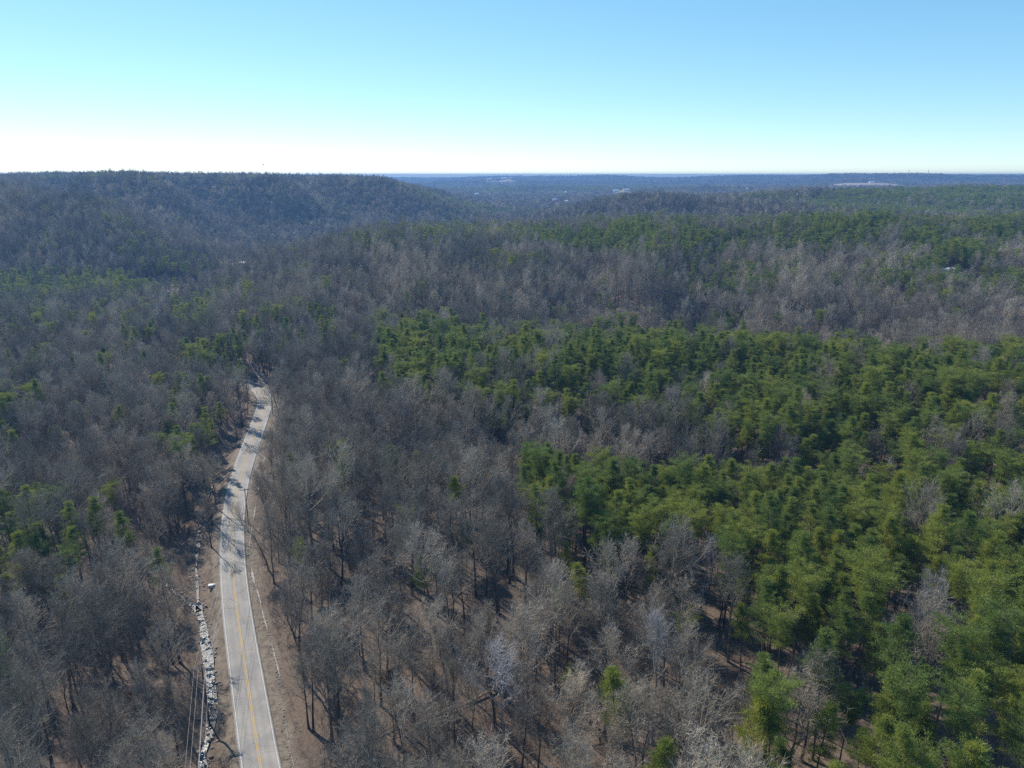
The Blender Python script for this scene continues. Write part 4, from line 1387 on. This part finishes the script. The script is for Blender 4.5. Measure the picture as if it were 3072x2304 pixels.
for u, vt, Y, lab in ((2731, 490, 1500, 'taller radio mast on the skyline right of the bare mound'), (2788, 499, 1500, 'shorter fainter radio mast on the skyline, the farther from the bare mound'),
                      (956, 500, 1750, 'thin radio mast rising behind the wooded mountain crest')):
    x, y, zt_ = at(u, vt, Y)
    z0 = float(ground_z(np.array([x]), np.array([y]))[0])
    hm = min(zt_, 114.5) - z0 - 1.7
    root = empty('radio_mast', (x, y, z0), 0, lab, 'radio mast', 'radio masts on the skyline')
    s_ = Sh()
    wd = .9
    cs = [(wd * math.cos(a), wd * math.sin(a)) for a in (0, 2.094, 4.189)]
    for cx, cy_ in cs:
        s_.tube([(cx, cy_, -2), (cx * .3, cy_ * .3, hm)], [.14, .1], 4)
    nst = 16
    for k in range(nst):
        t0, t1 = k / nst, (k + 1) / nst
        for m_ in range(3):
            a_, b_ = cs[m_], cs[(m_ + 1) % 3]
            f0, f1 = 1 - .7 * t0, 1 - .7 * t1
            s_.tube([(a_[0] * f0, a_[1] * f0, hm * t0), (b_[0] * f1, b_[1] * f1, hm * t1)], [.06, .06], 3)
    sh_obj('lattice', s_, M_STEEL, root)
    s_ = Sh(); s_.tube([(0, 0, hm - .2), (0, 0, hm - .1), (0, 0, hm + 1.6)], [.9, .9, .12], 8)
    sh_obj('antenna', s_, M_STEEL, root)

# a bird above the mountain skyline
bp_ = at(790, 494, 150)
M_BIRD = simple('dark_feathers', (.05, .045, .04), .8)
root = empty('bird', tuple(bp_), .9, 'small dark bird gliding above the mountain skyline', 'bird')
s_ = Sh()
s_.tube([(-.30, 0, .0), (-.2, 0, .01), (0, 0, 0), (.16, 0, .01), (.26, 0, .04), (.33, 0, .03)], [.005, .045, .07, .055, .04, .008], 8)
wing = []
for sgn in (-1, 1):
    lead = [(.1, 0, .03), (.14, .25, .13), (.05, .55, .17), (-.06, .8, .12)]
    trail = [(-.12, 0, .02), (-.12, .25, .11), (-.16, .5, .15), (-.14, .8, .115)]
    for k in range(3):
        for tri in ((lead[k], trail[k], lead[k + 1]), (trail[k], trail[k + 1], lead[k + 1])):
            wing.append([(p[0], p[1] * sgn, p[2]) for p in tri])
W_ = np.array(wing).reshape(-1, 3)
W2 = W_ - np.array([0, 0, .012])
nW = len(W_)
s_.v += [W_, W2]; s_.f += [np.arange(nW).reshape(-1, 3) + s_.n, np.arange(nW).reshape(-1, 3)[:, ::-1] + s_.n + nW]; s_.n += 2 * nW
tl = np.array([(-.2, -.03, .01), (-.2, .03, .01), (-.42, .09, 0), (-.42, -.09, 0)])
s_.v.append(tl); s_.f.append(np.array([[0, 1, 2], [0, 2, 3]]) + s_.n); s_.n += 4
sh_obj('body', s_, M_BIRD, root)
root.scale = (.75, .75, .75)

# ------------------------------------------------------------------ the air
mh = bpy.data.materials.new('valley_haze')
mh.use_nodes = True
hn, hl = mh.node_tree.nodes, mh.node_tree.links
for n in [n for n in hn if n.type == 'BSDF_PRINCIPLED']:
    hn.remove(n)
pv = hn.new('ShaderNodeVolumePrincipled')
pv.inputs['Color'].default_value = (.18, .375, .74, 1)
pv.inputs['Density'].default_value = 1.75e-4
pv.inputs['Anisotropy'].default_value = 0.25
pv.inputs['Density Attribute'].default_value = ''
hl.new(pv.outputs[0], [n for n in hn if n.type == 'OUTPUT_MATERIAL'][0].inputs['Volume'])
try:
    mh.cycles.homogeneous_volume = True
except Exception:
    pass
zb, zt = float(ZZ.min()) - 1.5, 115.0
x1, y0, y1 = 18500.0, -75.0, 12100.0
hv = [(-x1, y0, zb), (x1, y0, zb), (x1, y1, zb), (-x1, y1, zb), (-x1, y0, zt), (x1, y0, zt), (x1, y1, zt), (-x1, y1, zt)]
hf = [(0, 3, 2, 1), (4, 5, 6, 7), (0, 1, 5, 4), (1, 2, 6, 5), (2, 3, 7, 6), (3, 0, 4, 7)]
haze = link_mesh('haze', hv, hf, (mh,))
tag(haze, kind='stuff')
